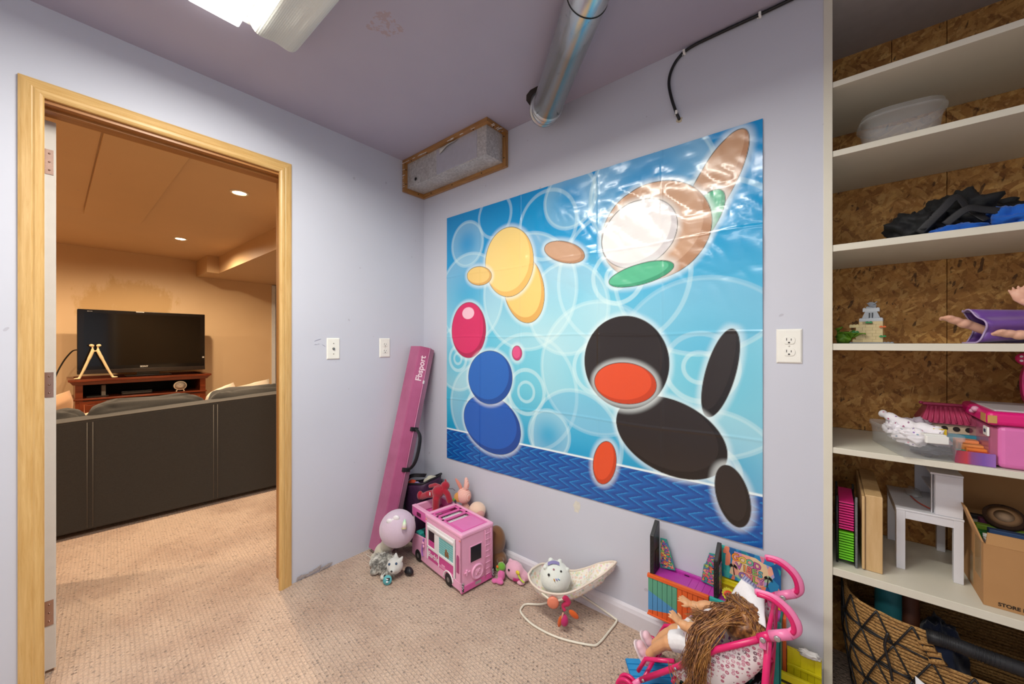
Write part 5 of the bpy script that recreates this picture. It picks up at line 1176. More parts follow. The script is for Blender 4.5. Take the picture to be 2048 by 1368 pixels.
plushie('brown_bear_plush', 'brown furry plush slumped behind the rear of the camper van', 'soft toy', g, [('paw', G().ell((.760, -.094, .068), (.013, .013, .011)), plush('#c9a88a', '#b08f72'))], ('#7d5430', '#5c3c20'), .004)
# pink plush fish / pig on its side by the skirting
wc = V((.835, -.075, .048))
g = G().ell(wc, (.052, .040, .046)).tube([wc+V((.030, .01, -.010)), wc+V((.058, .02, -.022)), wc+V((.074, .034, -.026))], [.030, .022, .010], 12)
g.ell(wc+V((-.030, .004, .036)), (.012, .008, .012)).ell(wc+V((.05, -.01, -.034)), (.022, .02, .012))
t = plushie('pink_animal_plush', 'pale pink animal plush lying against the skirting right of the camper van', 'soft toy', g, [], ('#eab6c8', '#dba0b6'), .0035)
t.part('eye', G().ell(wc+V((-.004, -.040, .018)), (.0055, .004, .006)), BLK)
t.part('mouth', G().sheet(lambda u, v_: wc+V((.022+.030*u, -.038+.026*u, -.012-.016*v_*(1-u*.4)-.010*u)), 6, 3), M('#c2347a', .6), 'magenta mouth', solid=.003)
t.part('flower', G().ell(wc+V((.042, -.026, .016)), (.012, .006, .010)), M('#e6cf3a', .6), 'yellow flower')
t.part('ribbon', G().tube(ipol([wc+V((.048, -.028, .006)), wc+V((.066, -.03, -.008)), wc+V((.086, -.03, -.014))], 4), .004, 6), M('#b9d440', .5), 'lime ribbon')
plushie('green_pink_plush', 'small plush with green top and pink feet beside the camper van rear', 'soft toy', G().ell((.790, -.125, .030), (.020, .018, .030)).ell((.800, -.150, .014), (.024, .016, .012)).ell((.775, -.160, .012), (.016, .014, .011)),
        [('green_top', G().ell((.786, -.118, .068), (.022, .018, .020)).ell((.772, -.13, .056), (.012, .01, .012)), plush('#7fbf3a', '#4f8a24'), 'green top'), ('flower', G().ell((.775, -.138, .072), (.007, .005, .007)), M('#e6732a', .6))], ('#e87ab0', '#c9549a'), .003)

# ---- toy bouncer
n = N('pastel floral fabric'); vc = n.vor(75, out='Color'); vv = n.vor(75)
n.set(col=n.mix(n.math('MULTIPLY', n.math('LESS_THAN', vv, .42), .75), '#e9e2d8', n.ramp(n.sep(vc)[0], [(0, '#9fd0b8'), (.35, '#f0c0a8'), (.6, '#c8dca0'), (.8, '#e8aebc'), (1, '#b8dce0')])), rough=.85); n.bump(n.noise(40), .3, .003); MPF = n.m
t = T('toy_baby_bouncer', 'toy baby bouncer with pastel print seat and cream wire rocker frame', 'toy bouncer', (1.2, -.12, 0))
mcr = M('#e6e0cf', .35)
fr = [(.992, -.206, .006), (1.01, -.245, .006), (1.10, -.272, .006), (1.22, -.262, .006), (1.335, -.215, .006), (1.358, -.185, .006), (1.362, -.10, .006), (1.362, -.030, .007), (1.345, -.016, .008), (1.25, -.018, .03), (1.15, -.020, .045)]
t.part('floor_frame', G().tube(ipol(fr, 5), .0045, 8), mcr, 'cream wire frame')
t.part('floor_frame', G().tube(ipol([(.992, -.206, .006), (1.00, -.185, .006), (1.06, -.150, .014), (1.12, -.145, .06), (1.155, -.19, .115)], 5), .0045, 8), mcr)
nr = [(1.042, -.232, .180), (1.075, -.252, .166), (1.130, -.250, .152), (1.190, -.222, .150), (1.235, -.180, .158), (1.285, -.120, .188), (1.325, -.075, .220), (1.352, -.045, .250)]
fr_ = [(1.038, -.200, .188), (1.050, -.130, .186), (1.100, -.088, .168), (1.160, -.055, .160), (1.220, -.036, .186), (1.275, -.022, .220), (1.325, -.016, .245), (1.358, -.022, .258)]
N_ = ipol(nr, 4); F_ = ipol(fr_, 4)
def seat(u, v_):
    k = min(int(u*28+.001), 28); a, b = N_[k], F_[k]; p = a.lerp(b, v_); sg = .062*math.sin(math.pi*min(1, u*1.35+.05))**.8 if u < .72 else .018
    p.z -= sg*(math.sin(math.pi*v_)**.7)*(1 if u < .72 else 1); return p
t.part('fabric_seat', G().sheet(seat, 28, 16), MPF, 'pastel floral seat', solid=.004)
t.part('seat_piping', G().tube(N_+F_[::-1], .0048, 8, closed=True), M('#e2d3c4', .7))
t.part('side_skirt', G().sheet(lambda u, v_: N_[min(28, int(4+u*24))]+V((.004, .012*v_, -.034*v_*(1 if u < .8 else .6))), 24, 4), MPF, solid=.002)
mo_ = M('#e8876a', .4)
dc = V((1.176, -.238, .118)); md = axes(dc, rgt, (0, 0, 1)); 
t.part('hinge_disc', G().lathe([(.022, -.006), (.0245, 0), (.0245, .004), (.018, .008), (.001, .009)], n=30, M4=axes(dc, V((.85, .5, 0)), (0, 0, 1))), mo_, 'coral hinge disc')
t.part('cross_bar', G().tube([(1.128, -.252, .145), dc, (1.215, -.205, .135)], .0045, 8), mcr)
for k, (nm, c, g) in enumerate((('toy_knot', '#c8245a', G().tube(ipol([(1.205, -.205, .140), (1.225, -.195, .120), (1.205, -.205, .100), (1.218, -.21, .085)], 4), [.012, .014, .012, .010, .012, .014, .012, .010, .009, .008, .007, .007, .006], 8)),
      ('toy_petal', '#e0621f', G().ell((1.250, -.195, .078), (.024, .008, .012), (0, R(38), R(30)))), ('toy_ball', '#c42a6c', G().ell((1.218, -.218, .052), (.018, .016, .024))), ('toy_petal', '#e0621f', G().ell((1.204, -.228, .046), (.009, .010, .026), (0, R(14), 0))), ('toy_bead', '#d9a08a', G().tube([(1.216, -.222, .085), (1.214, -.230, .062)], .0035, 8)))):
    t.part(nm, g, fabric(c))
t.part('strap_tail', G().sheet(lambda u, v_: V((1.195+.02*u-.008*v_, -.205+.01*u, .145-.035*v_*(1-u*.7))), 4, 4), MPF, solid=.002)
cc_ = V((1.140, -.165, .176))
toc2 = (V((2.059, -1.574, 1.2))-cc_).normalized(); up2 = toc2.cross(rgt); up2 = up2 if up2.z > 0 else -up2
def oc(a, b, k=1.0, r=.066): return cc_+(toc2*math.sqrt(max(0, 1-a*a-b*b))+rgt*a+up2*b)*r*k
g = G().ell(cc_, (.068, .064, .064)).ell(oc(-.25, .95), .012).ell(oc(.35, .88), .011).ell(oc(-.62, .55, 1.02), .010).ell(oc(.80, .40, 1.02), .010)
t = plushie('white_round_plush', 'round white plush with lilac cap sitting in the toy bouncer', 'soft toy', g, [('cap', G().sheet(lambda u, v_: oc(-.45+.75*u, .62+.20*v_+.10*math.sin(u*math.pi), 1.03), 10, 4), plush('#8d86b8', '#7a72a8'), 'lilac cap')], ('#e9ece6', '#d2d8d0'), .003)
for a, b in ((-.42, .12), (.38, .30)): t.part('eye', G().ell(oc(a, b, 1.0), .0050), BLK)
t.part('muzzle', G().ell(oc(-.08, .42, 1.0), (.005, .004, .003)), M('#a86a7a', .5))
for k, c in enumerate(('#c98a2a', '#8a78c0', '#6fa8d0')): t.part('whisker_mark', G().tube([oc(-.04+.12*k-.06, -.10, 1.015), oc(-.0+.16*k-.05, -.24+.03*k, 1.015)], .0022, 6), M(c, .5))

# ---- fold-out doll house against the wall
def plankmat(name, c):
    return M(c, .35, .04)
t = T('fold_out_doll_house', 'colourful plank-sided toy doll house with magenta floor standing against the wall', 'doll house', (1.84, -.06, 0))
c_or, c_gr, c_bl, c_te, c_mg, c_ye = '#e2622a', '#5aa183', '#4f93c6', '#35aaa2', '#b83aa4', '#e6d820'
xa, xb_, zb, zt_, yf = 1.524, 1.738, .158, .296, -.100
NPk = 12; pw_ = (xb_-xa)/NPk
def cell(u0, u1, za, zb2, c):   # a plank piece with possibly slanted ends: za, zb2 are (left,right) pairs
    g = G(); g.prism([(u0, za[0]), (u1, za[1]), (u1, zb2[1]), (u0, zb2[0])], .006, Matrix(((1, 0, 0, 0), (0, 0, -1, yf+.006), (0, 1, 0, 0), (0, 0, 0, 1)))); t.part('plank', g, M(c, .35, .04))
for i in range(NPk):
    u0, u1 = xa+i*pw_+.0007, xa+(i+1)*pw_-.0007; f0_, f1_ = i/NPk, (i+1)/NPk
    if i < 6:
        l1 = lambda f: .245-.07*f; l2 = lambda f: .170+.05*f
        cell(u0, u1, (zb, zb), (l2(f0_), l2(f1_)), c_or); cell(u0, u1, (l2(f0_), l2(f1_)), (l1(f0_), l1(f1_)), c_bl); cell(u0, u1, (l1(f0_), l1(f1_)), (zt_, zt_), c_gr)
    else: cell(u0, u1, (zb, zb), (zt_, zt_), c_or)
t.part('plank_backing', G().box((xa, yf+.0062, zb), (xb_, yf+.0085, zt_)), M('#3a3a3e', .6))
t.part('top_rim', G().box((xa-.003, yf-.003, zt_), (xb_, yf+.010, zt_+.014), .002), M(c_or, .35, .04)); t.part('bottom_rim', G().box((xa-.003, yf-.003, zb-.006), (xb_, yf+.010, zb), .0015), M(c_or, .35, .04))
t.part('wing_side', G().box((xa-.002, yf+.010, zb-.004), (xa+.004, -.003, zt_+.004), .001), M(c_or, .35, .04)); t.part('wing_base', G().box((xa+.004, yf+.010, zb-.004), (xb_, -.003, zb), .001), M(c_or, .35, .04))
# teal tower carries the wing
for i in range(11):
    u0 = 1.742+i*.0184; t.part('plank', G().box((u0+.0007, yf, .002), (u0+.0177, yf+.006, zt_), .0006), M(c_te, .35, .04))
t.part('top_rim', G().box((1.740, yf-.003, zt_), (1.946, yf+.010, zt_+.014), .002), M(c_te, .35, .04), 'teal rim')
t.part('tower_side', G().box((1.940, yf, .002), (1.946, -.020, zt_+.010), .001), M('#12786f', .35)); t.part('tower_edge', G().box((1.9462, -.048, .002), (1.955, -.014, .30), .001), M(c_or, .4))
t.part('plank_backing', G().box((1.742, yf+.0062, .002), (1.94, yf+.009, zt_)), M('#20504c', .6))
fl = t.part('floor_deck', G().box((xa+.004, yf+.010, zt_+.002), (1.944, -.003, zt_+.009), .001), M(c_mg, .35, .04), 'magenta floor')
for i in range(12): t.part('floor_board', G().box((1.668+i*.0222, yf+.012, zt_+.009), (1.6885+i*.0222, -.018, zt_+.0102), .0004), M(c_mg, .35, .04), None, fl)
t.part('floor_panel', G().box((xa+.03, yf+.014, zt_+.009), (1.664, -.022, zt_+.0102), .0004), M('#b034a0', .35), None, fl)
t.part('back_rail', G().box((xa+.004, -.016, zt_+.009), (1.752, -.004, zt_+.019), .001), M(c_mg, .35, .04)); t.part('hinge_slot', G().box((1.635, -.0185, zt_+.0102), (1.652, -.0162, zt_+.013)), M('#3c1038', .5))
t.part('yellow_rail', G().box((1.757, -.020, zt_+.009), (1.940, -.004, zt_+.052), .003).box((1.757, -.026, zt_+.034), (1.940, -.020, zt_+.040), .001), M(c_ye, .35, .03), 'yellow rail')
mbk = M('#1d1d20', .4)
for x0_, z1, hl in ((1.529, .492, False), (1.752, .478, True)):
    Mx = Matrix(((0, 0, 1, x0_), (1, 0, 0, 0), (0, 1, 0, 0), (0, 0, 0, 1)))
    y0_, y1_ = (-.094, -.028)
    w4 = [(y0_, zt_+.010), (y1_, zt_+.010), (y1_, z1), (y1_-.012, z1+.006), (y0_, z1-.036)]
    if hl:
        for poly in ([(y0_, .306), (y1_, .306), (y1_, .318), (y0_, .318)], [(y0_, .318), (y0_+.011, .318), (y0_+.011, z1-.036), (y0_, z1-.040)], [(y1_-.010, .318), (y1_, .318), (y1_, z1), (y1_-.010, z1+.002)], [(y0_, z1-.042), (y0_+.012, z1-.052), (y1_-.010, z1-.016), (y1_-.010, z1+.002)]):
            t.part('tower_frame', G().prism(poly, .013, Mx), mbk, bev=.001)
    else: t.part('tower_panel', G().prism(w4, .015, Mx), mbk, bev=.001); t.part('tower_inset', G().box((1.5445, -.078, .325), (1.5452, -.040, .395), .0), M('#101012', .5))
    for k in range(7): t.part('rivet', G().ell((x0_+.007, y0_-.0005, .33+k*.017), .0022, n=8, m=5), mbk)
# graffiti print material
n = N('graffiti collage print'); vc = n.sep(n.vor(110, n.mp((1, 1, 1.4), (0, R(35), 0)), out='Color')); vd = n.vor(110, n.mp((1, 1, 1.4), (0, R(35), 0)), feat='DISTANCE_TO_EDGE')
pal = n.ramp(vc[0], [(0, '#e8765a'), (.16, '#2fa39a'), (.32, '#e3c268'), (.46, '#c05a9a'), (.60, '#7fc06a'), (.74, '#5a6fb8'), (.88, '#f0a08a')], const=True)
n.set(col=n.mix(n.math('LESS_THAN', vd, .045), pal, '#2a2026'), rough=.35); MGR = n.m
Mz = lambda y: Matrix(((1, 0, 0, 0), (0, 0, -1, y), (0, 1, 0, 0), (0, 0, 0, 1)))
for poly in ([(1.547, .309), (1.604, .318), (1.572, .428), (1.547, .426)], [(1.697, .316), (1.746, .309), (1.746, .430), (1.724, .428), (1.712, .385), (1.706, .380)]):
    cx_2 = sum(p[0] for p in poly)/len(poly); cz_2 = sum(p[1] for p in poly)/len(poly); inn = [(cx_2+(p[0]-cx_2)*.88, cz_2+(p[1]-cz_2)*.92) for p in poly]
    gp = t.part('gable_panel', G().prism(poly, .004, Mz(-.026)), M('#2a9a90', .35), 'teal-edged graffiti panel'); t.part('gable_print', G().prism(inn, .0008, Mz(-.0300)), MGR, parent=gp)
t.part('frame_print', G().box((1.7665, -.082, .320), (1.7672, -.040, .420)), MGR)
# backdrop board
n = N('teal graffiti backdrop'); vc = n.sep(n.vor(34, n.mp((1.6, 1, .8), (0, R(-38), 0)), out='Color'))
n.set(col=n.ramp(vc[0], [(0, '#1f5f9a'), (.2, '#27a0a0'), (.42, '#2f86b8'), (.56, '#1d7f94'), (.70, '#45b5ac'), (.82, '#d9829a'), (.9, '#e8876a')], const=True), rough=.35); MTB = n.m
bd_ = T('graffiti_backdrop', 'graffiti backdrop board with palm trees leaning on the wall above the doll house', 'toy board', (1.85, -.012, .352))
Mb = axes((1.848, -.0165, .4095), (1, 0, 0), (0, .05, 1))
bd_.part('board', G().box((-.092, -.055, -.004), (.092, .055, 0), .001, M4=Mb), MTB)
n = N('pastel collage'); vc = n.sep(n.vor(40, n.mp((1, 1, .6), (0, R(-30), 0)), out='Color')); n.set(col=n.ramp(vc[0], [(0, '#f0a890'), (.3, '#e8c8a0'), (.5, '#d890b0'), (.7, '#a8c8a0'), (.85, '#b0a0cc')], const=True), rough=.35)
bd_.part('collage', G().prism([(-.060, -.035), (-.045, .046), (.02, .044), (.040, .034), (.066, .030), (.074, .0), (.052, -.035), (.03, -.052), (-.02, -.046)], .0005, Mb), n.m)
for body, c, x, y, s_, rr in (('G', '#f0923a', -.038, .026, .030, 8), ('O', '#e8c85a', -.018, .023, .026, -4), ('O', '#6fc0a0', .002, .022, .024, 3), ('D', '#c05a9a', .022, .017, .026, -6), ('V', '#c070b8', -.028, -.002, .024, 6), ('I', '#e8a04a', -.013, -.003, .024, 0), ('B', '#e87a6a', .000, -.004, .024, -5), ('E', '#8fc06a', .015, -.005, .024, 4), ('S', '#58b0c0', .031, -.007, .024, -4), ('O', '#9a70c0', -.018, -.030, .024, 0), ('N', '#e8829a', .000, -.030, .024, 5), ('L', '#a8c860', .017, -.031, .024, -3), ('Y', '#d080b8', .033, -.031, .024, 6)):
    ml_ = Mb @ TR((x*1.08, y, 0), (0, 0, R(rr))); s_ = s_*1.18
    bd_.part('letter_outline', G().text(body, s_, ml_ @ Matrix.Translation((0, 0, .0009)), bold=.0016, depth=.0003), M('#2a1a22', .5))
    bd_.part('letter', G().text(body, s_, ml_ @ Matrix.Translation((0, 0, .0016)), bold=.0006, depth=.0003), M(c, .4))
for px_, py_, sc_ in ((-.048, -.008, 1), (.056, -.012, .95)):
    g = G()
    for k in range(9):
        a = math.pi*(k/8)*1.25-.4; dx, dy = math.cos(a)*.015*sc_, math.sin(a)*.011*sc_
        g.prism([(px_, py_+.001), (px_+dx*.6-dy*.12, py_+dy*.8+.003+dx*.0), (px_+dx, py_+dy-.003), (px_+dx*.5, py_+dy*.4-.001)], .0004, Mb @ Matrix.Translation((0, 0, .0022)))
    g.prism([(px_-.001, py_), (px_+.001, py_), (px_+.005*(1 if px_ < 0 else -1), py_-.028), (px_+.002*(1 if px_ < 0 else -1), py_-.028)], .0004, Mb @ Matrix.Translation((0, 0, .0022)))
    bd_.part('palm_print', g, M('#15151a', .5), 'black palm tree silhouette')
# orange spiky flower piece on the deck
t = T('orange_spiky_charm', 'flat orange toy charm with yellow edge lying on the magenta doll house floor', 'toy', (1.785, -.055, .307))
g = G(); g.prism([((.018+.003*(k % 2))*math.cos(k*math.pi/14), (.018+.003*(k % 2))*math.sin(k*math.pi/14)) for k in range(28)], .0025, TR((1.792, -.070, .326), (R(50), 0, R(35))))
t.part('rim', g, M('#d8d23a', .4)); t.part('face', G().ell((1.793, -.0725, .327), (.015, .004, .012), (R(-20), 0, R(35))), M('#e0502a', .4)); t.part('mark', G().ell((1.791, -.078, .330), (.0025, .002, .0025)).ell((1.797, -.075, .326), (.0025, .002, .0025)), M('#221a1c', .4))
t.part('support', G().box((1.789, -.068, .3065), (1.795, -.064, .322)), M('#e0502a', .4))

# blue panel on the carpet
t = T('blue_play_panel', 'blue plank-lined toy panel lying flat on the carpet by the stroller', 'toy panel', (1.55, -.22, .0))
cs = [(1.466, -.190), (1.590, -.098), (1.735, -.285), (1.610, -.378)]
ub = V((cs[1][0]-cs[0][0], cs[1][1]-cs[0][1], 0)); vb = V((cs[3][0]-cs[0][0], cs[3][1]-cs[0][1], 0)); lu, lv2 = ub.length, vb.length; mp_ = axes((cs[0][0], cs[0][1], .0), ub, vb)
if mp_.to_3x3().col[2].z < 0: mp_ = axes((cs[3][0], cs[3][1], .0), ub, -vb)
t.part('panel_base', G().box((0, 0, .001), (lu, lv2, .006), .001, M4=mp_), M('#1a78b8', .35))
for i in range(9): t.part('plank', G().box((.002, .002+i*lv2/9, .006), (lu-.002, (i+1)*lv2/9-.001, .0085), .0006, M4=mp_), M('#1f92d2', .35, .04))
t.part('printed_star', G().prism([(.03+.022*math.cos(k*math.pi/5)*(1 if k % 2 else .45), .045+.022*math.sin(k*math.pi/5)*(1 if k % 2 else .45)) for k in range(10)], .0006, mp_ @ Matrix.Translation((.01, .0, .0086))), M('#17181c', .4))
t.part('printed_shape', G().prism([(.05, .035), (.085, .030), (.078, .055), (.052, .060)], .0006, mp_ @ Matrix.Translation((.01, 0, .0086))), M('#e86a4a', .4))
# yellow panels by the wall
MY = M('#ddd21a', .35, .04)
t = T('yellow_play_panel', 'tall yellow plank-lined toy panel standing against the wall beside the shelves', 'toy panel', (1.998, -.03, 0))
t.part('panel_base', G().box((1.957, -.034, .001), (2.046, -.026, .205), .001), MY)
for i in range(5): t.part('plank', G().box((1.9585+i*.0175, -.0365, .004), (1.975+i*.0175, -.034, .150 if i % 2 else .203), .0006), MY)
t.part('moulding', G().box((1.957, -.042, .150), (2.046, -.0365, .158), .001), MY)
t = T('yellow_play_panel', 'yellow toy panel with dark slot standing in front of the taller yellow one', 'toy panel', (1.985, -.07, 0))
t.part('panel_base', G().box((1.915, -.084, .001), (2.048, -.076, .150), .001), MY)
for i in range(7): t.part('plank', G().box((1.9165+i*.0187, -.0865, .004), (1.9345+i*.0187, -.084, .118), .0006), MY)
t.part('top_strip', G().box((1.915, -.087, .128), (2.048, -.084, .150), .001), MY); t.part('slot', G().box((1.945, -.0858, .1195), (2.02, -.0842, .1265)), M('#3a3208', .6))
single('torn_paper', crumple((2.015, -.045, .215), (.026, .010, .010), 51, .55, nn=28, mm=18, freq=3), M('#e2e0dc', .8), 'scrap of torn white paper on top of the yellow panel', 'paper')

# ---- doll stroller
st = T('doll_stroller', 'hot pink folding doll stroller with white printed sling seat', 'doll stroller', (1.76, -.23, 0))
MP_ = M('#d81f68', .28, .03); MLP = M('#ea7fae', .3, .03); MGY = M('#b9b4b8', .25, .05, metal=.6)
for y, hub, tip in ((-.345, V((1.965, 0, .440)), 0), (-.126, V((1.955, 0, .438)), 1)):
    J = V((1.938, y, .412)) if not tip else V((1.934, y, .405))
    side = 'near' if not tip else 'far'
    st.part('push_tube', G().tube([J, (1.811, y, .312), (1.699, y, .200), (1.590, y, .100)], .0085, 14), MP_)
    st.part('rear_leg', G().tube([J+V((0, .0, 0)), (1.925, y, .20), (1.915, y, .045)], .0085, 14), MP_)
    st.part('brace', G().tube([(1.925, y+.016*(1 if tip == 0 else -1), .215), (1.87, y+.016*(1 if tip == 0 else -1), .14), (1.80, y+.016*(1 if tip == 0 else -1), .075)], .0065, 12), MP_)
    st.part('brace', G().tube([(1.690, y+.014*(1 if tip == 0 else -1), .205), (1.60, y+.014*(1 if tip == 0 else -1), .165), (1.575, y+.014*(1 if tip == 0 else -1), .112)], .0065, 12), MP_)
    # grip: socket and curved open channel handle
    st.part('grip_socket', G().tube([J+V((.004, 0, .004)), J+V((.048, 0, .030))], [.013, .0125], 14), MLP, 'light pink grip socket')
    top = V((1.906, y, .520)); gp = ipol([J+V((.046, 0, .028)), J+V((.060, 0, .048)), (J.x+.055, y, .485), (J.x+.036, y, .508), (J.x+.008, y, .522), top], 6)
    vs = G()
    gr = st.part('grip', G().tube(gp, [.0125]*6+[.0125]*6+[.0115]*6+[.0105]*6+[.0095]*6+[.007], 14, flat=.55, up=(0, 1, 0)), MLP, 'light pink curved grip')
    st.part('grip_channel', G().tube([p+V((-.0052, (-1 if tip == 0 else -1)*.0035, -.004)) for p in gp[4:-2]], .0068, 8), MP_, parent=gr)
    st.part('bolt', G().lathe([(.008, 0), (.007, .003), (.004, .0035)], n=16, M4=axes(J+V((.020, -.0135, .012)), (1, 0, 0), (0, 0, 1))), MGY, 'silver bolt')
    st.part('joint', G().tube([J+V((-.022, 0, -.016)), J+V((.006, 0, .006))], .012, 14), MP_)
    st.part('joint_tab', G().box((J.x-.020, y-.014, J.z-.032), (J.x-.004, y-.010, J.z-.004), .002), MLP)
    st.part('bolt', G().lathe([(.0075, 0), (.0065, .003), (.004, .0035)], n=16, M4=axes(J+V((-.012, -.0155, -.006)), (1, 0, 0), (0, 0, 1))), MGY, 'silver bolt')
    for bxp in ((1.70, .202), (1.60, .110)): st.part('bolt', G().lathe([(.005, 0), (.0045, .003)], n=12, M4=axes((bxp[0], y-.0085, bxp[1]), (1, 0, 0), (0, 0, 1))), MGY)
    for wx0 in (1.545, 1.915):
        wz = .0475 if wx0 < 1.6 else .0385
        for dy in (-.0105, .0105):
            st.part('wheel', G().lathe([(.030, -.006), (.037, -.0045), (.038, 0), (.037, .0045), (.030, .006), (.027, .003), (.008, .003), (.007, .007), (.001, .007)], n=30, M4=axes((wx0, y+dy, wz), (1, 0, 0), (0, 0, 1))), MP_, 'hot pink wheel')
        st.part('wheel_fork', G().tube([(wx0, y, wz), (wx0+(.04 if wx0 < 1.6 else 0), y, .095)], .008, 12), MLP)
for (x, z_) in ((1.690, .150), (1.925, .20), (1.60, .112), (1.934, .405)): st.part('cross_tube', G().tube([(x, -.345, z_), (x, -.126, z_)], .006, 12), MP_)
n = N('white fabric with pink doodles'); v1_ = n.vor(78, n.mp((1, 1, 1)), rand=.5); vcc = n.sep(n.vor(78, n.mp((1, 1, 1)), rand=.5, out='Color'))
rg = n.math('MULTIPLY', n.math('LESS_THAN', v1_, .42), n.math('GREATER_THAN', n.math('ADD', n.noise(420, detail=2), n.math('MULTIPLY', v1_, .5)), .54))
n.set(col=n.mix(rg, '#ece6e8', n.ramp(vcc[0], [(0, '#b8607c'), (.4, '#cf93a8'), (.7, '#80606e'), (.9, '#c8a8b4')], const=True)), rough=.55, coat=.1); n.bump(n.noise(14), .15, .004); MDOO = n.m
def tubez(x): 
    P_ = [(1.590, .100), (1.699, .200), (1.811, .312), (1.938, .412)]
    for (a, za), (b, zb_) in zip(P_, P_[1:]):
        if x <= b: return za+(zb_-za)*(x-a)/(b-a)
    return .412
def sling(u, v_):
    x = 1.930-.245*u; e = (1-abs(2*v_-1)**5); sag = .150*math.sin(math.pi*min(1, u*.80+.16))**.9
    side = math.sin(math.pi*v_)
    return V((x+.010*side*(1-u), -.345+.005+.210*v_+(-.020 if v_ < .5 else .0)*math.sin(math.pi*min(1, v_*3.2))*(1 if v_ < .31 else 0), tubez(x)-.004-sag*e))
st.part('sling_seat', G().sheet(sling, 26, 30), MDOO, 'white sling printed with pink doodles', solid=.002)
for v_ in (0, 1): st.part('sling_piping', G().tube([sling(k/26, v_)+V((0, 0, -.002)) for k in range(27)], .0035, 8), M('#c8326e', .5))
st.part('sling_piping', G().tube([sling(0, k/30) for k in range(31)], .003, 8), M('#c8326e', .5))
n = N('dark floral pouch'); n.set(col=n.ramp(n.sep(n.vor(70, out='Color'))[0], [(0, '#17141a'), (.55, '#26222a'), (.68, '#b03a6a'), (.8, '#3a7a6a'), (.9, '#c9c0c4')], const=True), rough=.8); 
st.part('storage_pouch', G().sheet(lambda u, v_: V((1.70+.21*u, -.33+.20*v_, .13-.075*math.sin(math.pi*u)**.6*math.sin(math.pi*v_)**.5+.05*u)), 14, 12), n.m, 'dark floral storage pouch', solid=.002)

# white cloth over the stroller back
pa, pb_, pc, pd = V((1.853, -.148, .452)), V((1.800, -.175, .352)), V((1.925, -.285, .395)), V((1.905, -.140, .410))
def cl(u, v_):
    p = (pa*(1-u)+pd*u)*(1-v_)+(pb_*(1-u)+pc*u)*v_
    return p+V((0, -.006, .016))*math.sin(math.pi*u)*math.sin(math.pi*v_)+V((.004, .002, .003))*noise.noise(V((u*4, v_*4, 1)))
t = T('white_burp_cloth', 'white cloth with pale blue striped hem draped over the stroller back', 'cloth', (1.87, -.2, .35))
t.part('cloth', G().sheet(cl, 20, 20), M('#ece9ec', .9, .04, 200, bump=.3, bs=500), solid=.003)
t.part('striped_hem', G().sheet(lambda u, v_: cl(u, v_*.16)+V((.001, -.001, .0035)), 20, 3), N('hem').set(col='#a9aac6', rough=.9), 'pale blue hem')
for k in range(9): t.part('hem_stripe', G().tube([cl((k+.5)/9, 0)+V((.001, -.001, .006)), cl((k+.5)/9, .15)+V((.001, -.001, .006))], .0012, 5), M('#7f84b0', .9))

# ---- the doll in the stroller
dl = T('seated_doll', 'long-haired vinyl doll with tousled brown hair reclining in the stroller', 'doll', (1.75, -.23, .18))
HC = V((1.868, -.232, .345))
g = G()
g.ell(HC, (.054, .056, .058)).tube([HC+V((-.025, 0, -.030)), (1.815, -.232, .318)], .022, 12)
g.ell((1.790, -.234, .308), (.045, .055, .038)).ell((1.745, -.236, .262), (.048, .050, .040))
for s_, ya_ in ((-1, -.292), (1, -.178)):
    g.tube(ipol([(1.795, ya_*.6-.234*.4, .322), (1.755, ya_+s_*.008, .318), (1.722, ya_+s_*.004, .306), (1.700, ya_, .305)], 4), [.021]*4+[.018]*4+[.015]*4+[.0125], 12)
    hand(g, (1.702, ya_, .304), (-.85, 0, .52) if s_ < 0 else (-.95, .05, .25), (.4, -.2, .9), 1.05, .35, side=s_)
for s_, yl in ((-1, -.262), (1, -.205)):
    g.tube(ipol([(1.735, yl+s_*-.004, .235), (1.690, yl, .225), (1.640, yl+s_*.004, .195), (1.605, yl, .155), (1.585, yl, .125)], 4), [.026]*4+[.023]*4+[.018]*4+[.0155]*4+[.014], 12)
g.ell(HC+V((-.052, 0, .006)), (.007, .006, .006))
dl.part('doll_body', voxel(g, .0026, 2), SKIN2)
for s_ in (-1, 1):
    dl.part('eye', G().ell(HC+V((-.048, s_*.019, .018)), (.006, .0085, .0075)), M('#f2efe9', .2)); dl.part('iris', G().ell(HC+V((-.0525, s_*.019, .018)), (.0025, .0045, .005)), M('#4a6a3a', .2))
dl.part('mouth', G().ell(HC+V((-.049, 0, -.016)), (.005, .012, .0035)), M('#c2606a', .4))
n = N('bright floral cotton'); vcc = n.sep(n.vor(95, out='Color')); n.set(col=n.ramp(vcc[0], [(0, '#eee8ea'), (.4, '#d07a9a'), (.5, '#f2efe8'), (.7, '#e2d45a'), (.78, '#f0e8ec'), (.9, '#8a5aa0')], const=True), rough=.9); MFT = n.m
dl.part('dress', voxel(G().ell((1.786, -.234, .305), (.050, .060, .043)).ell((1.742, -.236, .262), (.054, .058, .046)).ell((1.790, -.285, .318), (.024, .020, .022)).ell((1.790, -.185, .320), (.024, .020, .022)), .004, 2), MFT, 'pastel floral top')
dl.part('bloomers', voxel(G().tube([(1.745, -.262, .238), (1.70, -.262, .232), (1.662, -.262, .214)], [.034, .034, .030], 14).tube([(1.745, -.205, .238), (1.70, -.205, .232), (1.675, -.205, .222)], [.033, .033, .029], 14), .0035, 2), M('#e9e9ec', .8, .05, 100, bump=.3, bs=300), 'white bloomers')
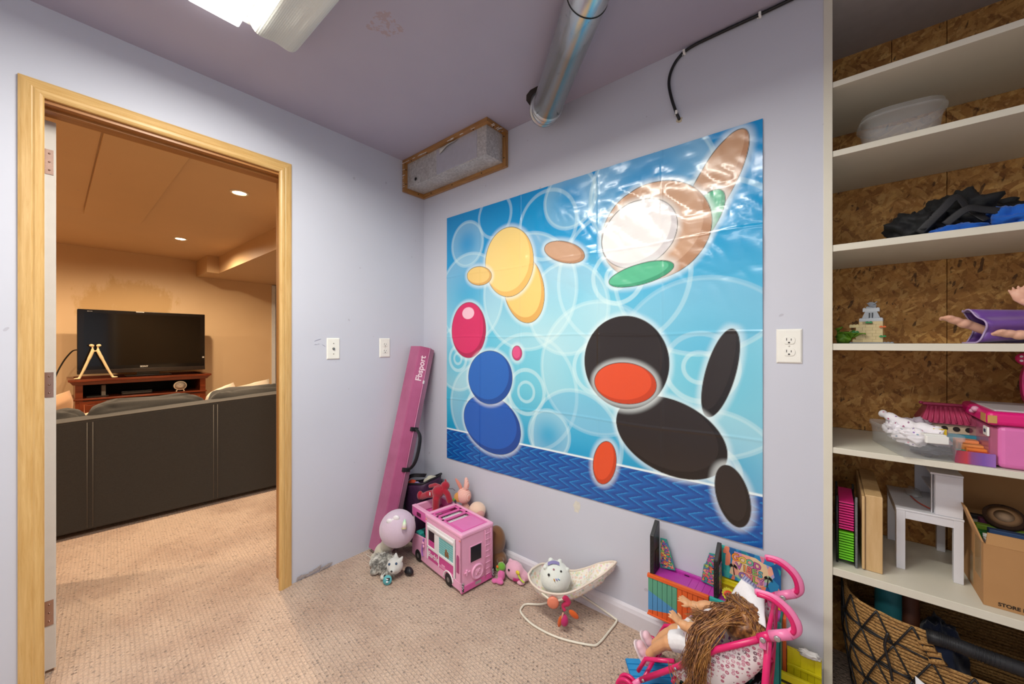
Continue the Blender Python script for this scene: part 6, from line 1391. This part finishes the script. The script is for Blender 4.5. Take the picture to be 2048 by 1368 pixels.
for yl in (-.262, -.205):
    an = V((1.580, yl, .118)); d_ = V((-.55, 0, .83)); up_ = V((-.83, 0, -.55)) ; m3 = Matrix((d_, d_.cross(up_), up_)).transposed().to_4x4(); m3.translation = an
    sg = G(); 
    for (a, r_) in ((-.004, (.020, .0175, .016)), (.020, (.022, .019, .013)), (.034, (.018, .018, .012))): sg.ell(m3 @ V((a, 0, .004)), r_, m3.to_euler())
    sh = dl.part('shoe', voxel(sg, .003, 2), M('#eac3cf', .5), 'pale pink shoe')
    dl.part('shoe_sole', G().prism([superrect(.040, .019, 2.6, k/28) for k in range(28)], .005, m3 @ Matrix.Translation((.014, 0, .015))), M('#ecdfe4', .5), parent=sh)
    dl.part('shoe_strap', G().tube([m3 @ V((.006, .020*math.cos(a), -.002-.018*math.sin(a))) for a in [math.pi*k/8 for k in range(9)]], .0028, 6), M('#d0528a', .5), parent=sh)
n = N('brown doll hair'); nn_ = n.noise(90, detail=3); n.set(col=n.ramp(nn_, [(.30, '#4a2810'), (.5, '#7f4c22'), (.70, '#b07a3e')]), rough=.42, sheen=.2); MHAIR = n.m
n2_ = N('light brown doll hair'); n2_.set(col=n2_.ramp(n2_.noise(80, detail=3), [(.3, '#6e4018'), (.7, '#c08a4a')]), rough=.42); MHAIR2 = n2_.m
cap = crumple(tuple(HC+V((.004, 0, .006))), (.058, .060, .059), 61, .14, nn=40, mm=26)
dl.part('hair_cap', cap, MHAIR)
rh = random.Random(11); clumps = [G() for _ in range(14)]
def lock(pts, r_, gi, waves=.003):
    P_ = ipol(pts, 6); m_k = len(P_); ph_ = rh.random()*6; out = []
    for i, p in enumerate(P_):
        f = i/(m_k-1); out.append(p+V((math.sin(f*9+ph_), math.cos(f*8+ph_), math.sin(f*7+ph_*2)))*waves*f)
    clumps[gi].tube(out, [r_*(1-.15*abs(2*i/(m_k-1)-1)-.75*(i/(m_k-1))**4) for i in range(m_k)], 5, cap=False)
for i in range(760):
    gi = i % 14; cg_ = random.Random(gi*3+1); az = cg_.uniform(-1.0, 1.0)
    a = rh.uniform(-math.pi, math.pi); b = rh.uniform(-.15, 1.45)
    q = V((math.cos(a)*math.cos(b), math.sin(a)*math.cos(b), math.sin(b)))
    p0 = HC+q*.058; jit = lambda s_: V((rh.gauss(0, s_), rh.gauss(0, s_), rh.gauss(0, s_*.7)))
    kind = gi % 7
    if kind in (0, 1):      # sweeps forward over the dress
        e = V((1.735+.02*az, -.235+.035*az, .318)); p1 = HC+V((-.045, .03*az, .046))+q*.010; p2 = V((1.79, -.235+.04*az, .345))
    elif kind in (2, 3):    # falls over the near rail and hangs
        e = V((1.770+.035*az, -.362, .170+.02*az)); p1 = HC+V((-.03, -.048, .030))+q*.01; p2 = V((1.790+.02*az, -.335, .335))
    elif kind == 4:         # towards the near hand then down
        e = V((1.735+.02*az, -.358, .225)); p1 = HC+V((-.055, -.02, .032))+q*.01; p2 = V((1.765+.01*az, -.315, .345))
    elif kind == 5:         # wraps across the head
        e = HC+V((-.045, .045, -.01)); p1 = HC+V((.012, -.03, .058))+q*.010; p2 = HC+V((-.03, .02, .060))
    else:                   # curls by the near tube
        e = HC+V((.02, -.070, -.030)); p1 = HC+V((.035, -.030, .040))+q*.010; p2 = HC+V((.040, -.060, .010))
    pts = [p0, p0*.45+p1*.55+jit(.003), p2+jit(.008), e+jit(.011)]
    if kind in (2, 3, 4): pts = [p0, p1+jit(.006), p2+jit(.007), V((p2.x-.01, -.362, (p2.z+e.z)/2+.02))+jit(.008), e+jit(.012)]
    lock(pts, rh.choice((.0012, .0016, .002)), gi, rh.choice((.004, .007, .010)))
for gi, g in enumerate(clumps): dl.part('hair_lock', g, MHAIR if gi % 3 else MHAIR2, kind='stuff')
for k in range(3):
    g = G().tube(ipol([V((1.775, -.36, .20))+V((-.01*k, 0, 0)), V((1.745, -.366, .165-.01*k)), V((1.715-.01*k, -.364, .17)), V((1.70-.01*k, -.36, .20+.01*k))], 6), .0012, 5); dl.part('stray_curl', g, MHAIR2)
